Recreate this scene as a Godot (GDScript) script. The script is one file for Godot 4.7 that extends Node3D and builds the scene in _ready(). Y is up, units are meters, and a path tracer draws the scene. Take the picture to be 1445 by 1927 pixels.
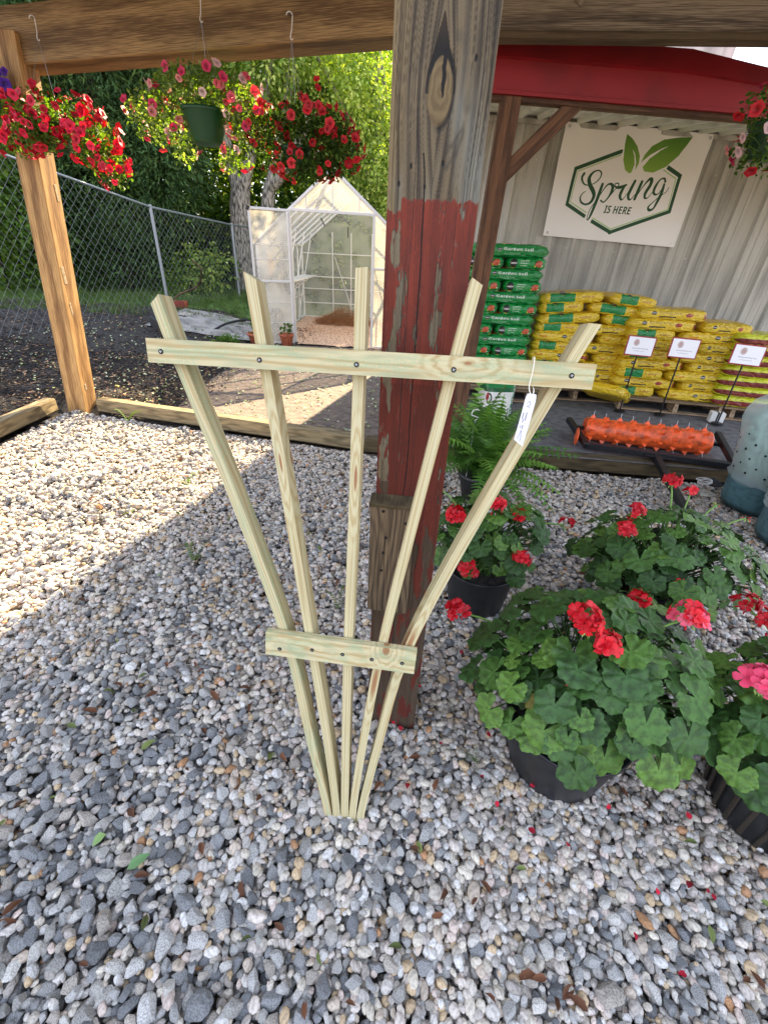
extends Node3D
# A garden centre corner: a cedar fan trellis leaning on a paint-peeled timber post over gravel.

class MB:
	var v := PackedVector3Array()
	var n := PackedVector3Array()
	var uv := PackedVector2Array()
	var c := PackedColorArray()
	var idx := PackedInt32Array()
	func vert(p: Vector3, nn: Vector3, u := Vector2.ZERO, col := Color.WHITE) -> int:
		v.append(p)
		n.append(nn)
		uv.append(u)
		c.append(col)
		return v.size() - 1
	func tri(a: int, b: int, d: int) -> void:
		var g := (v[b] - v[a]).cross(v[d] - v[a])
		if g.dot(n[a] + n[b] + n[d]) > 0.0:
			idx.append(a); idx.append(d); idx.append(b)
		else:
			idx.append(a); idx.append(b); idx.append(d)
	func quad(a: int, b: int, d: int, e: int) -> void:
		tri(a, b, d)
		tri(a, d, e)
	# a flat polygon with its own corners
	func poly(pts: Array, nn: Vector3, col := Color.WHITE, uvs: Array = []) -> void:
		var first := v.size()
		for i in pts.size():
			vert(pts[i], nn, uvs[i] if uvs.size() else Vector2.ZERO, col)
		for i in range(1, pts.size() - 1):
			tri(first, first + i, first + i + 1)
	# a box with chamfered edges
	func box(size: Vector3, at := Vector3.ZERO, bs := Basis.IDENTITY, bev := 0.003, col := Color.WHITE) -> void:
		var h := size * 0.5
		bev = minf(bev, minf(h.x, minf(h.y, h.z)) * 0.8)
		var f := {}
		for a in 3:
			for s in [-1, 1]:
				var nn := Vector3.ZERO
				nn[a] = s
				var b := (a + 1) % 3
				var d := (a + 2) % 3
				var q := []
				for k in [[-1, -1], [1, -1], [1, 1], [-1, 1]]:
					var p := Vector3.ZERO
					p[a] = s * h[a]
					p[b] = k[0] * (h[b] - bev)
					p[d] = k[1] * (h[d] - bev)
					var id := vert(at + bs * p, bs * nn, Vector2(p[b], p[d]), col)
					f[[a, s, k[0] if b < d else k[1], k[1] if b < d else k[0]]] = id
					q.append(id)
				quad(q[0], q[1], q[2], q[3])
		if bev <= 0.0:
			return
		for a in 3:
			for b in range(a + 1, 3):
				var d := 3 - a - b
				for sa in [-1, 1]:
					for sb in [-1, 1]:
						var nn := Vector3.ZERO
						nn[a] = sa
						nn[b] = sb
						nn = bs * nn.normalized()
						var q := []
						for e in [[a, sa, b, sb, -1], [a, sa, b, sb, 1], [b, sb, a, sa, 1], [b, sb, a, sa, -1]]:
							# corner on face e0 with the other two signs, listed in the order of their axes
							var o1: int = e[2]
							var key
							if o1 < d:
								key = [e[0], e[1], e[3], e[4]]
							else:
								key = [e[0], e[1], e[4], e[3]]
							var src: int = f[key]
							q.append(vert(v[src], nn, uv[src], col))
						quad(q[0], q[1], q[2], q[3])
		for sx in [-1, 1]:
			for sy in [-1, 1]:
				for sz in [-1, 1]:
					var nn := bs * Vector3(sx, sy, sz).normalized()
					var q := []
					for src in [f[[0, sx, sy, sz]], f[[1, sy, sx, sz]], f[[2, sz, sx, sy]]]:
						q.append(vert(v[src], nn, uv[src], col))
					tri(q[0], q[1], q[2])
	# a board bent along points; the section is w along side and d across it
	func sweep(pts: Array, side: Vector3, w: float, d: float, ends := true, v0 := 0.0, skew := 0.0) -> void:
		var rows := []
		var run := v0
		for i in pts.size():
			var t: Vector3 = (pts[mini(i + 1, pts.size() - 1)] - pts[maxi(i - 1, 0)]).normalized()
			var s := (side - t * side.dot(t)).normalized()
			var u := s.cross(t).normalized()
			if i > 0:
				run += pts[i].distance_to(pts[i - 1])
			rows.append([pts[i], s, u, run, t])
		var ring := [[-1, 1, 0], [1, 1, 0], [1, 1, 1], [1, -1, 1], [1, -1, 2], [-1, -1, 2], [-1, -1, 3], [-1, 1, 3]]
		var base := v.size()
		for i in rows.size():
			var r = rows[i]
			for k in ring:
				var nn: Vector3 = [r[2], r[1], -r[2], -r[1]][k[2]]
				var uu := [0.5 + 0.5 * k[0], 0.5 - 0.5 * k[1], 0.5 - 0.5 * k[0], 0.5 + 0.5 * k[1]][k[2]] as float
				var push: float = skew * k[0] if i == rows.size() - 1 else 0.0
				vert(r[0] + r[1] * (k[0] * w * 0.5) + r[2] * (k[1] * d * 0.5) + r[4] * push, nn, Vector2(uu * (0.5 if k[2] % 2 else 1.0), r[3]))
		for i in rows.size() - 1:
			for k in 4:
				var a := base + i * 8 + k * 2
				quad(a, a + 1, a + 9, a + 8)
		if ends:
			for e in [0, rows.size() - 1]:
				var o: int = base + e * 8
				var nn: Vector3 = rows[e][4] * (-1.0 if e == 0 else 1.0)
				poly([v[o], v[o + 1], v[o + 3], v[o + 5]], nn, Color.WHITE, [Vector2(0, 0), Vector2(0.1, 0), Vector2(0.1, 0.02), Vector2(0, 0.02)])
	func tube(pts: Array, radii: Array, sides := 6, col := Color.WHITE, caps := true) -> void:
		var base := v.size()
		var s := Vector3.ZERO
		var run := 0.0
		for i in pts.size():
			var t: Vector3 = (pts[mini(i + 1, pts.size() - 1)] - pts[maxi(i - 1, 0)]).normalized()
			if s == Vector3.ZERO:
				s = t.cross(Vector3.UP if absf(t.y) < 0.9 else Vector3.RIGHT)
			s = (s - t * s.dot(t)).normalized()
			var u := t.cross(s)
			if i > 0:
				run += pts[i].distance_to(pts[i - 1])
			var r: float = radii[mini(i, radii.size() - 1)]
			for k in sides + 1:
				var a := TAU * k / sides
				var d := s * cos(a) + u * sin(a)
				vert(pts[i] + d * r, d, Vector2(float(k) / sides, run), col)
		for i in pts.size() - 1:
			for k in sides:
				var a := base + i * (sides + 1) + k
				quad(a, a + 1, a + sides + 2, a + sides + 1)
		if caps:
			for e in [0, pts.size() - 1]:
				var o: int = base + e * (sides + 1)
				var q := []
				for k in sides:
					q.append(v[o + k])
				var nn: Vector3 = (pts[0] - pts[1]) if e == 0 else (pts[e] - pts[e - 1])
				poly(q, nn.normalized(), col)
	# profile of (radius, height) turned round the y axis
	func lathe(prof: Array, sides := 24, xf := Transform3D.IDENTITY, col := Color.WHITE) -> void:
		var base := v.size()
		var run := 0.0
		for i in prof.size():
			var a: Vector2 = prof[maxi(i - 1, 0)]
			var b: Vector2 = prof[mini(i + 1, prof.size() - 1)]
			var t := (b - a).normalized()
			if i > 0:
				run += (prof[i] as Vector2).distance_to(prof[i - 1])
			for k in sides + 1:
				var g := TAU * k / sides
				var nn := Vector3(t.y * cos(g), -t.x, t.y * sin(g))
				vert(xf * Vector3(prof[i].x * cos(g), prof[i].y, prof[i].x * sin(g)), (xf.basis * nn).normalized(), Vector2(float(k) / sides, run), col)
		for i in prof.size() - 1:
			for k in sides:
				var a := base + i * (sides + 1) + k
				quad(a, a + 1, a + sides + 2, a + sides + 1)
	# normals from the faces as they stand (clockwise fronts)
	func smooth() -> void:
		n.fill(Vector3.ZERO)
		for i in range(0, idx.size(), 3):
			var g := (v[idx[i + 1]] - v[idx[i]]).cross(v[idx[i + 2]] - v[idx[i]])
			for k in 3:
				n[idx[i + k]] -= g
		for i in n.size():
			n[i] = n[i].normalized() if n[i].length() > 1e-12 else Vector3.UP
	func flat() -> void:
		var v2 := PackedVector3Array()
		var n2 := PackedVector3Array()
		var u2 := PackedVector2Array()
		var c2 := PackedColorArray()
		for i in range(0, idx.size(), 3):
			var g := -((v[idx[i + 1]] - v[idx[i]]).cross(v[idx[i + 2]] - v[idx[i]])).normalized()
			for k in 3:
				v2.append(v[idx[i + k]])
				n2.append(g)
				u2.append(uv[idx[i + k]])
				c2.append(c[idx[i + k]])
		v = v2
		n = n2
		uv = u2
		c = c2
		idx = PackedInt32Array(range(v.size()))
	func mesh() -> ArrayMesh:
		var a := []
		a.resize(Mesh.ARRAY_MAX)
		a[Mesh.ARRAY_VERTEX] = v
		a[Mesh.ARRAY_NORMAL] = n
		a[Mesh.ARRAY_TEX_UV] = uv
		a[Mesh.ARRAY_COLOR] = c
		a[Mesh.ARRAY_INDEX] = idx
		var m := ArrayMesh.new()
		m.add_surface_from_arrays(Mesh.PRIMITIVE_TRIANGLES, a)
		return m

var rng := RandomNumberGenerator.new()
var M := {}
var used := {}
var O := Vector3.ZERO     # base of the thing being built
const ORD := ["lowest", "second", "third", "fourth", "fifth", "sixth", "seventh", "eighth", "ninth", "tenth", "eleventh", "twelfth", "thirteenth", "fourteenth"]

func rr(a: float, b: float) -> float:
	return rng.randf_range(a, b)

func numbered(called: String) -> String:
	var k: int = used.get(called, 0)
	used[called] = k + 1
	return called if k == 0 else "%s_%03d" % [called, k]

func tag(o: Node, label: String, category: String, group := "", kind := "") -> Node:
	if label: o.set_meta("label", label)
	if category: o.set_meta("category", category)
	if group: o.set_meta("group", group)
	if kind: o.set_meta("kind", kind)
	return o

func thing(called: String, label: String, category: String, at := Vector3.ZERO, group := "") -> Node3D:
	var o := Node3D.new()
	o.name = numbered(called)
	add_child(o, true)
	o.position = at
	O = at
	tag(o, label, category, group)
	return o

# one named mesh; xf is relative to the thing's base even for a sub-part
func obj(called: String, m: Mesh, mt: Material, parent: Node = self, xf := Transform3D.IDENTITY) -> MeshInstance3D:
	var o := MeshInstance3D.new()
	o.name = numbered(called) if parent == self else called
	o.mesh = m
	o.material_override = mt
	parent.add_child(o, true)
	if parent != self and parent.get_parent() != self:
		o.transform = (parent as Node3D).transform.affine_inverse() * xf
	else:
		o.transform = xf
	return o

func struct(called: String, m: Mesh, mt: Material, parent: Node = self, xf := Transform3D.IDENTITY) -> MeshInstance3D:
	var o := obj(called, m, mt, parent, xf)
	o.set_meta("kind", "structure")
	return o

func many(called: String, m: Mesh, mt: Material, xfs: Array, cols: Array, parent: Node) -> MultiMeshInstance3D:
	var mm := MultiMesh.new()
	mm.transform_format = MultiMesh.TRANSFORM_3D
	mm.use_colors = cols.size() > 0
	mm.mesh = m
	mm.instance_count = xfs.size()
	for i in xfs.size():
		mm.set_instance_transform(i, xfs[i])
		if cols.size():
			mm.set_instance_color(i, cols[i])
	var o := MultiMeshInstance3D.new()
	o.name = called
	o.multimesh = mm
	o.material_override = mt
	o.set_meta("kind", "stuff")
	parent.add_child(o, true)
	return o

func along(a: Vector3, b: Vector3, side := Vector3.RIGHT) -> Basis:
	var y := (b - a).normalized()
	var x := side - y * side.dot(y)
	if x.length() < 1e-3:
		x = Vector3.BACK - y * Vector3.BACK.dot(y)
	x = x.normalized()
	return Basis(x, y, x.cross(y))

var shared := {}
# a straight squared piece from a to b: w along side, d across it; given in world places
func bar(called: String, a: Vector3, b: Vector3, w: float, d: float, mt: Material, parent: Node = self, side := Vector3.RIGHT, bev := 0.003) -> MeshInstance3D:
	var L := a.distance_to(b)
	var key := "%.3f %.3f %.3f %.3f" % [w, L, d, bev]
	if not shared.has(key):
		var mb := MB.new()
		mb.box(Vector3(w, L, d), Vector3.ZERO, Basis.IDENTITY, bev)
		shared[key] = mb.mesh()
	return obj(called, shared[key], mt, parent, Transform3D(along(a, b, side), (a + b) * 0.5 - O))

func rod(called: String, pts: Array, r, mt: Material, parent: Node, sides := 6) -> MeshInstance3D:
	var mb := MB.new()
	var q := []
	for p in pts:
		q.append(p - O)
	mb.tube(q, r if r is Array else [r], sides)
	return obj(called, mb.mesh(), mt, parent)

func catmull(p: Array, per := 8) -> Array:
	var out := []
	for i in p.size() - 1:
		var a = p[maxi(i - 1, 0)]
		var d = p[mini(i + 2, p.size() - 1)]
		for k in per:
			var t := float(k) / per
			out.append(0.5 * ((2.0 * p[i]) + (p[i + 1] - a) * t + (2.0 * a - 5.0 * p[i] + 4.0 * p[i + 1] - d) * t * t + (3.0 * p[i] - a - 3.0 * p[i + 1] + d) * t * t * t))
	out.append(p[-1])
	return out

# ---------- textures ----------
func noise(seed_: int, freq: float, oct := 3, kind := FastNoiseLite.TYPE_SIMPLEX_SMOOTH) -> FastNoiseLite:
	var f := FastNoiseLite.new()
	f.seed = seed_
	f.noise_type = kind
	f.frequency = freq
	f.fractal_octaves = oct
	return f

func paint(w: int, h: int, f: Callable) -> Image:
	var d := PackedByteArray()
	d.resize(w * h * 3)
	var k := 0
	for y in h:
		for x in w:
			var c: Color = f.call(x, y)
			d[k] = int(clampf(c.r, 0, 1) * 255.0)
			d[k + 1] = int(clampf(c.g, 0, 1) * 255.0)
			d[k + 2] = int(clampf(c.b, 0, 1) * 255.0)
			k += 3
	return Image.create_from_data(w, h, false, Image.FORMAT_RGB8, d)

func tex(img: Image) -> ImageTexture:
	return ImageTexture.create_from_image(img)

# a light/dark cloth of noise that multiplies a colour; repeats without a seam
func mottled(seed_: int, freq: float, lo: float, hi: float, size := 256, oct := 4, speck := 0.0) -> ImageTexture:
	var a := noise(seed_, freq, oct).get_seamless_image(size, size)
	var b := noise(seed_ + 9, 0.35, 2).get_seamless_image(size, size)
	return tex(paint(size, size, func(x, y):
		var t: float = a.get_pixel(x, y).r
		var s: float = b.get_pixel(x, y).r
		var g: float = lerpf(lo, hi, clampf((t - 0.5) * 1.5 + 0.5, 0, 1)) + (s - 0.5) * speck
		return Color(g, g, g)))

# sawn wood, grain along y, one metre to a repeat
func wood(seed_: int, w: int, h: int, light: Color, dark: Color, rings: float, fine: float, wave: float) -> Image:
	var n1 := noise(seed_, 1.0, 3)
	var n2 := noise(seed_ + 1, 1.0, 2)
	return paint(w, h, func(x, y):
		var u: float = float(x) / w
		var t: float = float(y) / h
		# blend across the seam so that it repeats
		var g0: float = 0.0
		for k in 2:
			var tt: float = t - k
			var wgt: float = (1.0 - t) if k == 0 else t
			var warp: float = n1.get_noise_2d(u * 1.2, tt * 1.6) * wave
			var ring: float = 0.5 + 0.5 * sin((u + warp) * rings + 2.0 * n1.get_noise_2d(u * 3.0 + 7.0, tt * 0.8))
			ring = ring * ring
			var f: float = n2.get_noise_2d(u * 60.0, tt * 3.0) * 0.5 + n2.get_noise_2d(u * 150.0, tt * 8.0) * 0.5
			g0 += wgt * (ring * 0.65 + 0.2 + f * fine)
		return light.lerp(dark, clampf(g0, 0, 1)))

var font_sans: SystemFont
var font_bold: SystemFont
func glyphs(txt: String, bold := false) -> Array:
	var tm := TextMesh.new()
	tm.text = txt
	tm.font = font_bold if bold else font_sans
	tm.font_size = 64
	tm.pixel_size = 0.01
	tm.depth = 0.0
	tm.horizontal_alignment = HORIZONTAL_ALIGNMENT_LEFT
	tm.vertical_alignment = VERTICAL_ALIGNMENT_BOTTOM
	return tm.get_mesh_arrays()

# prints lettering into an image: left end of the baseline at (x, y), letters about h pixels tall
func letter(img: Image, txt: String, x: float, y: float, h: float, col: Color, bold := false, slant := 0.0, turn := 0.0, squeeze := 1.0) -> void:
	var a := glyphs(txt, bold)
	var p: PackedVector3Array = a[Mesh.ARRAY_VERTEX]
	var ix = a[Mesh.ARRAY_INDEX]
	var lo := Vector2(1e9, 1e9)
	var hi := Vector2(-1e9, -1e9)
	for q in p:
		lo = lo.min(Vector2(q.x, q.y))
		hi = hi.max(Vector2(q.x, q.y))
	var s := h / 0.46     # the height of a capital at this font size
	var ca := cos(turn)
	var sa := sin(turn)
	var q2 := PackedVector2Array()
	for q in p:
		var yy := (q.y - lo.y) * s
		var xx := ((q.x - lo.x) * s + yy * slant) * squeeze
		q2.append(Vector2(x + xx * ca + yy * sa, y + xx * sa - yy * ca))
	var count: int = ix.size() if ix != null and ix.size() else q2.size()
	for i in range(0, count, 3):
		if ix != null and ix.size():
			fill_tri(img, q2[ix[i]], q2[ix[i + 1]], q2[ix[i + 2]], col)
		else:
			fill_tri(img, q2[i], q2[i + 1], q2[i + 2], col)

func fill_tri(img: Image, a: Vector2, b: Vector2, c: Vector2, col: Color) -> void:
	var area := (b - a).cross(c - a)
	if absf(area) < 1e-6:
		return
	var x0 := maxi(0, int(floor(minf(a.x, minf(b.x, c.x)))))
	var x1 := mini(img.get_width() - 1, int(ceil(maxf(a.x, maxf(b.x, c.x)))))
	var y0 := maxi(0, int(floor(minf(a.y, minf(b.y, c.y)))))
	var y1 := mini(img.get_height() - 1, int(ceil(maxf(a.y, maxf(b.y, c.y)))))
	for y in range(y0, y1 + 1):
		for x in range(x0, x1 + 1):
			var p := Vector2(x + 0.5, y + 0.5)
			var w0 := (b - a).cross(p - a) / area
			var w1 := (c - b).cross(p - b) / area
			var w2 := (a - c).cross(p - c) / area
			if w0 >= -0.02 and w1 >= -0.02 and w2 >= -0.02:
				img.set_pixel(x, y, col)

func fill_poly(img: Image, pts: PackedVector2Array, col: Color) -> void:
	var ix := Geometry2D.triangulate_polygon(pts)
	for i in range(0, ix.size(), 3):
		fill_tri(img, pts[ix[i]], pts[ix[i + 1]], pts[ix[i + 2]], col)

func disc(img: Image, x: float, y: float, rx: float, ry: float, col: Color) -> void:
	for yy in range(maxi(0, int(y - ry)), mini(img.get_height() - 1, int(y + ry)) + 1):
		for xx in range(maxi(0, int(x - rx)), mini(img.get_width() - 1, int(x + rx)) + 1):
			if pow((xx + 0.5 - x) / rx, 2) + pow((yy + 0.5 - y) / ry, 2) <= 1.0:
				img.set_pixel(xx, yy, col)

# a pen stroke through x, y, width triples
func stroke(img: Image, d: Array, scale: float, pen: float, col: Color) -> void:
	var p := []
	for i in range(0, d.size(), 3):
		p.append(Vector3(d[i] * scale, d[i + 1] * scale, d[i + 2] * pen))
	var q := catmull(p, 28)
	for e in q:
		disc(img, e.x, e.y, maxf(1.2, e.z * 0.5), maxf(1.2, e.z * 0.5), col)

func line(img: Image, d: Array, scale: float, w: float, col: Color) -> void:
	for i in range(0, d.size() - 2, 2):
		var a := Vector2(d[i], d[i + 1]) * scale
		var b := Vector2(d[i + 2], d[i + 3]) * scale
		var t := (b - a).normalized() * w * 0.5
		var s := Vector2(-t.y, t.x)
		var e0 := Vector2.ZERO if i == 0 else t * 0.6
		var e1 := Vector2.ZERO if i == d.size() - 4 else t * 0.6
		fill_poly(img, PackedVector2Array([a - e0 + s, b + e1 + s, b + e1 - s, a - e0 - s]), col)

func mk(col: Color, rough := 0.8, o := {}) -> StandardMaterial3D:
	var m := StandardMaterial3D.new()
	m.albedo_color = col.linear_to_srgb()
	m.roughness = rough
	m.metallic_specular = o.get("spec", 0.5)
	m.metallic = o.get("metal", 0.0)
	if o.has("tex"):
		m.albedo_texture = o.tex
	if o.has("tri"):
		m.uv1_triplanar = true
		m.uv1_scale = o.tri if o.tri is Vector3 else Vector3.ONE * o.tri
		m.uv1_triplanar_sharpness = 4.0
		m.uv1_world_triplanar = o.get("world", false)
	elif o.has("uvs"):
		m.uv1_scale = o.uvs
	if o.has("off"):
		m.uv1_offset = o.off
	if o.has("bump"):
		m.heightmap_enabled = true
		m.heightmap_texture = o.bump
		m.heightmap_scale = o.get("depth", 0.2)
	if o.has("back"):
		m.backlight_enabled = true
		m.backlight = o.back
	if o.get("vc", false):
		m.vertex_color_use_as_albedo = true
	if o.has("alpha"):
		m.transparency = BaseMaterial3D.TRANSPARENCY_ALPHA
		m.albedo_color.a = o.alpha
	if o.has("coat"):
		m.clearcoat_enabled = true
		m.clearcoat = o.coat
		m.clearcoat_roughness = o.get("coatr", 0.25)
	return m

func hex(r: int, g: int, b: int) -> Color:   # sRGB bytes to a linear colour
	return Color(r / 255.0, g / 255.0, b / 255.0).srgb_to_linear()
func srgb(r: int, g: int, b: int) -> Color:
	return Color(r / 255.0, g / 255.0, b / 255.0)

func _ready() -> void:
	rng.seed = 4711
	# camera
	var cam := Camera3D.new()
	cam.name = "camera"
	cam.transform = Transform3D(Basis(Vector3(0.998804, 0.042228, -0.024662), Vector3(-0.048902, 0.86249, -0.503706), Vector3(0.0, 0.504309, 0.863523)), Vector3(0, 1.5, 0))
	cam.fov = 98.514
	cam.near = 0.02
	cam.far = 900.0
	add_child(cam)
	cam.current = true
	# sky, exposure, air
	var sm := ProceduralSkyMaterial.new()
	sm.sky_top_color = Color(0.75, 0.80, 0.89)
	sm.sky_horizon_color = Color(0.94, 0.94, 0.94)
	sm.sky_curve = 0.18
	sm.ground_bottom_color = Color(0.25, 0.24, 0.2)
	sm.ground_horizon_color = Color(0.6, 0.62, 0.6)
	sm.sky_energy_multiplier = 0.76
	var env := Environment.new()
	env.background_mode = Environment.BG_SKY
	env.sky = Sky.new()
	env.sky.sky_material = sm
	env.tonemap_mode = Environment.TONE_MAPPER_LINEAR
	env.tonemap_exposure = 6.0
	env.sdfgi_enabled = true
	env.ssao_enabled = true
	env.ssil_enabled = true
	var we := WorldEnvironment.new()
	we.name = "world_environment"
	we.environment = env
	add_child(we)
	# sun, low beyond the building on the far right
	var sun := DirectionalLight3D.new()
	sun.name = "sun"
	sun.light_energy = 1.6
	sun.light_color = Color(1.0, 0.90, 0.73)
	sun.light_angular_distance = 0.5
	sun.shadow_enabled = true
	add_child(sun)
	sun.look_at_from_position(Vector3(0.29 * 10, 5.9, -0.957 * 10), Vector3.ZERO)
	font_sans = SystemFont.new()
	font_sans.font_names = PackedStringArray(["Droid Sans"])
	font_bold = SystemFont.new()
	font_bold.font_names = PackedStringArray(["Droid Sans"])
	font_bold.font_weight = 700
	materials()
	ground()
	building()
	canopy()
	woods()
	fence()
	greenhouse()
	pergola()
	trellis()
	banner()
	bag_stacks()
	yard_things()
	roller()
	fern()
	geraniums()
	baskets()
	small_things()
	gravel()

func materials() -> void:
	var speck := mottled(3, 0.012, 0.72, 1.12, 256, 4, 0.5)
	M.speck = speck
	M.stone_round = mk(Color(1, 1, 1), 0.62, {"tex": mottled(11, 0.015, 0.8, 1.12, 256, 4, 0.18), "tri": 0.35, "vc": true})
	M.stone_rough = mk(Color(1, 1, 1), 0.85, {"tex": mottled(12, 0.05, 0.68, 1.24, 256, 3, 0.4), "tri": 0.45, "vc": true})
	M.earth = mk(hex(120, 108, 92), 0.95, {"tex": mottled(5, 0.02, 0.6, 1.2, 512, 5, 0.4), "tri": 0.8, "world": true})
	M.under = mk(hex(128, 118, 108), 1.0, {"tex": speck, "tri": 1.5, "world": true})
	M.asphalt = mk(hex(112, 112, 116), 0.92, {"tex": mottled(6, 0.02, 0.75, 1.15, 512, 4, 0.9), "tri": 0.9, "world": true, "bump": mottled(7, 0.25, 0.0, 1.0, 256, 2, 0.6), "depth": 0.35})
	M.path = mk(hex(120, 106, 98), 0.95, {"tex": mottled(8, 0.02, 0.7, 1.2, 512, 4, 1.0), "tri": 0.9, "world": true, "bump": mottled(7, 0.25, 0.0, 1.0, 256, 2, 0.6), "depth": 0.4})
	M.mulch = mk(hex(50, 44, 42), 0.97, {"tex": mottled(13, 0.05, 0.3, 1.6, 512, 5, 1.0), "tri": 1.2, "world": true})
	M.chip = mk(Color(1, 1, 1), 0.9, {"vc": true})
	M.grass = mk(hex(96, 128, 62), 0.95, {"tex": mottled(15, 0.03, 0.5, 1.4, 512, 5, 0.6), "tri": 0.6, "world": true})
	M.blade = mk(Color(1, 1, 1), 0.7, {"vc": true, "back": Color(0.5, 0.6, 0.2)})
	# timbers
	M.beam_warm = mk(Color(1, 1, 1), 0.75, {"tex": tex(wood(21, 256, 512, srgb(164, 134, 90), srgb(88, 64, 38), 11.0, 1.7, 0.16)), "tri": Vector3(2.6, 0.75, 2.6), "off": Vector3(0.3, 0.15, 0.2)})
	M.beam_grey = mk(Color(1, 1, 1), 0.85, {"tex": tex(wood(22, 256, 512, srgb(132, 116, 94), srgb(64, 52, 40), 11.0, 1.7, 0.16)), "tri": Vector3(2.4, 0.7, 2.4)})
	M.post_warm = mk(Color(1, 1, 1), 0.72, {"tex": tex(wood(23, 256, 512, srgb(200, 160, 104), srgb(112, 76, 40), 12.0, 1.5, 0.2)), "tri": Vector3(3.4, 0.8, 3.4), "off": Vector3(0.1, 0.0, 0.35)})
	M.brown_post = mk(Color(1, 1, 1), 0.85, {"tex": tex(wood(24, 128, 512, srgb(122, 86, 60), srgb(66, 44, 32), 11.0, 1.0, 0.2)), "tri": Vector3(4.0, 0.9, 4.0)})
	M.old_timber = mk(Color(1, 1, 1), 0.92, {"tex": tex(wood(25, 128, 512, srgb(160, 142, 108), srgb(92, 80, 58), 16.0, 0.7, 0.5)), "tri": Vector3(3.0, 0.8, 3.0)})
	M.dark_timber = mk(Color(0.35, 0.33, 0.3), 0.95, {"tex": M.old_timber.albedo_texture, "tri": Vector3(3.0, 0.8, 3.0)})
	M.pallet = mk(Color(1, 1, 1), 0.92, {"tex": tex(wood(26, 128, 512, srgb(186, 162, 132), srgb(116, 96, 76), 15.0, 0.6, 0.5)), "tri": Vector3(4.0, 0.9, 4.0)})
	M.pallet_grey = mk(Color(0.6, 0.58, 0.56), 0.95, {"tex": M.pallet.albedo_texture, "tri": Vector3(4.0, 0.9, 4.0), "off": Vector3(0.4, 0.5, 0.1)})
	# metal, plastic, paint
	M.steel = mk(hex(176, 180, 184), 0.38, {"metal": 0.85})
	M.galv = mk(hex(150, 156, 162), 0.45, {"metal": 0.6})
	M.white_metal = mk(hex(214, 212, 210), 0.45, {"metal": 0.15})
	M.black_metal = mk(hex(26, 27, 34), 0.45, {"tex": speck, "tri": 6.0})
	M.screw = mk(hex(30, 28, 28), 0.5, {"metal": 0.4})
	M.black_plastic = mk(hex(34, 36, 40), 0.42, {"tex": mottled(31, 0.02, 0.8, 1.15, 128, 3, 0.2), "tri": 4.0})
	M.brown_plastic = mk(hex(52, 46, 40), 0.45)
	M.green_plastic = mk(hex(18, 64, 34), 0.4, {"back": Color(0.12, 0.3, 0.12)})
	M.orange = mk(hex(255, 104, 46), 0.42, {"tex": mottled(32, 0.02, 0.68, 1.10, 256, 4, 0.25), "tri": 2.2, "coat": 0.15})
	M.siding = mk(hex(186, 184, 177), 0.5, {"tex": mottled(33, 0.012, 0.80, 1.08, 256, 5, 0.10), "tri": Vector3(1.4, 0.16, 1.4)})
	M.trim_white = mk(hex(226, 224, 220), 0.5)
	M.ceiling = mk(hex(226, 228, 216), 0.55, {"tex": mottled(34, 0.01, 0.85, 1.08, 256, 3, 0.08), "tri": 0.6})
	M.red_metal = mk(hex(140, 10, 20), 0.62, {"tex": mottled(35, 0.008, 0.85, 1.1, 256, 3, 0.06), "tri": 0.7})
	M.string = mk(hex(236, 232, 220), 0.8)
	M.terracotta = mk(hex(176, 96, 66), 0.85, {"tex": speck, "tri": 4.0})
	M.stem = mk(hex(110, 150, 66), 0.6)
	M.stem_dark = mk(hex(70, 104, 44), 0.7)
	M.bark = mk(hex(172, 164, 154), 0.95, {"tex": mottled(41, 0.03, 0.35, 1.35, 256, 5, 0.5), "tri": Vector3(2.4, 0.6, 2.4), "bump": mottled(42, 0.05, 0, 1, 128, 3), "depth": 2.0})
	M.bark_dark = mk(hex(72, 62, 54), 0.95, {"tex": M.bark.albedo_texture, "tri": Vector3(2.0, 0.5, 2.0)})
	M.foliage = mk(Color(1, 1, 1), 0.6, {"vc": true, "back": Color(0.95, 1.0, 0.4), "spec": 0.35})
	M.needle = mk(Color(1, 1, 1), 0.75, {"vc": true, "back": Color(0.3, 0.4, 0.15), "spec": 0.3})

func smooth01(a: float, b: float, x: float) -> float:
	return smoothstep(a, b, x)

# height of the planted bank to the left
func bank(x: float, z: float) -> float:
	var far := smoothstep(-4.4, -10.2, z) * smoothstep(-2.0, -4.4, x)
	var near := 0.75 * smoothstep(-3.6, -6.0, x) * smoothstep(-2.6, -6.0, z)
	return 0.02 + 0.29 * maxf(far, near)

func path_left(z: float) -> float:
	return -2.16 + 0.16 * sin((z + 4.0) * 0.9) + (0.3 * smoothstep(-7.0, -8.6, z))

# a sheet over a grid; keep(x, z) says where it lies and high(x, z) how high
func sheet(x0: float, x1: float, z0: float, z1: float, step: float, high: Callable) -> ArrayMesh:
	var mb := MB.new()
	var nx := int(round((x1 - x0) / step))
	var nz := int(round((z1 - z0) / step))
	for j in nz + 1:
		for i in nx + 1:
			var x := x0 + (x1 - x0) * i / nx
			var z := z0 + (z1 - z0) * j / nz
			mb.vert(Vector3(x, high.call(x, z), z), Vector3.UP)
	for j in nz:
		for i in nx:
			var a := j * (nx + 1) + i
			mb.quad(a, a + 1, a + nx + 2, a + nx + 1)
	mb.smooth()
	return mb.mesh()

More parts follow.
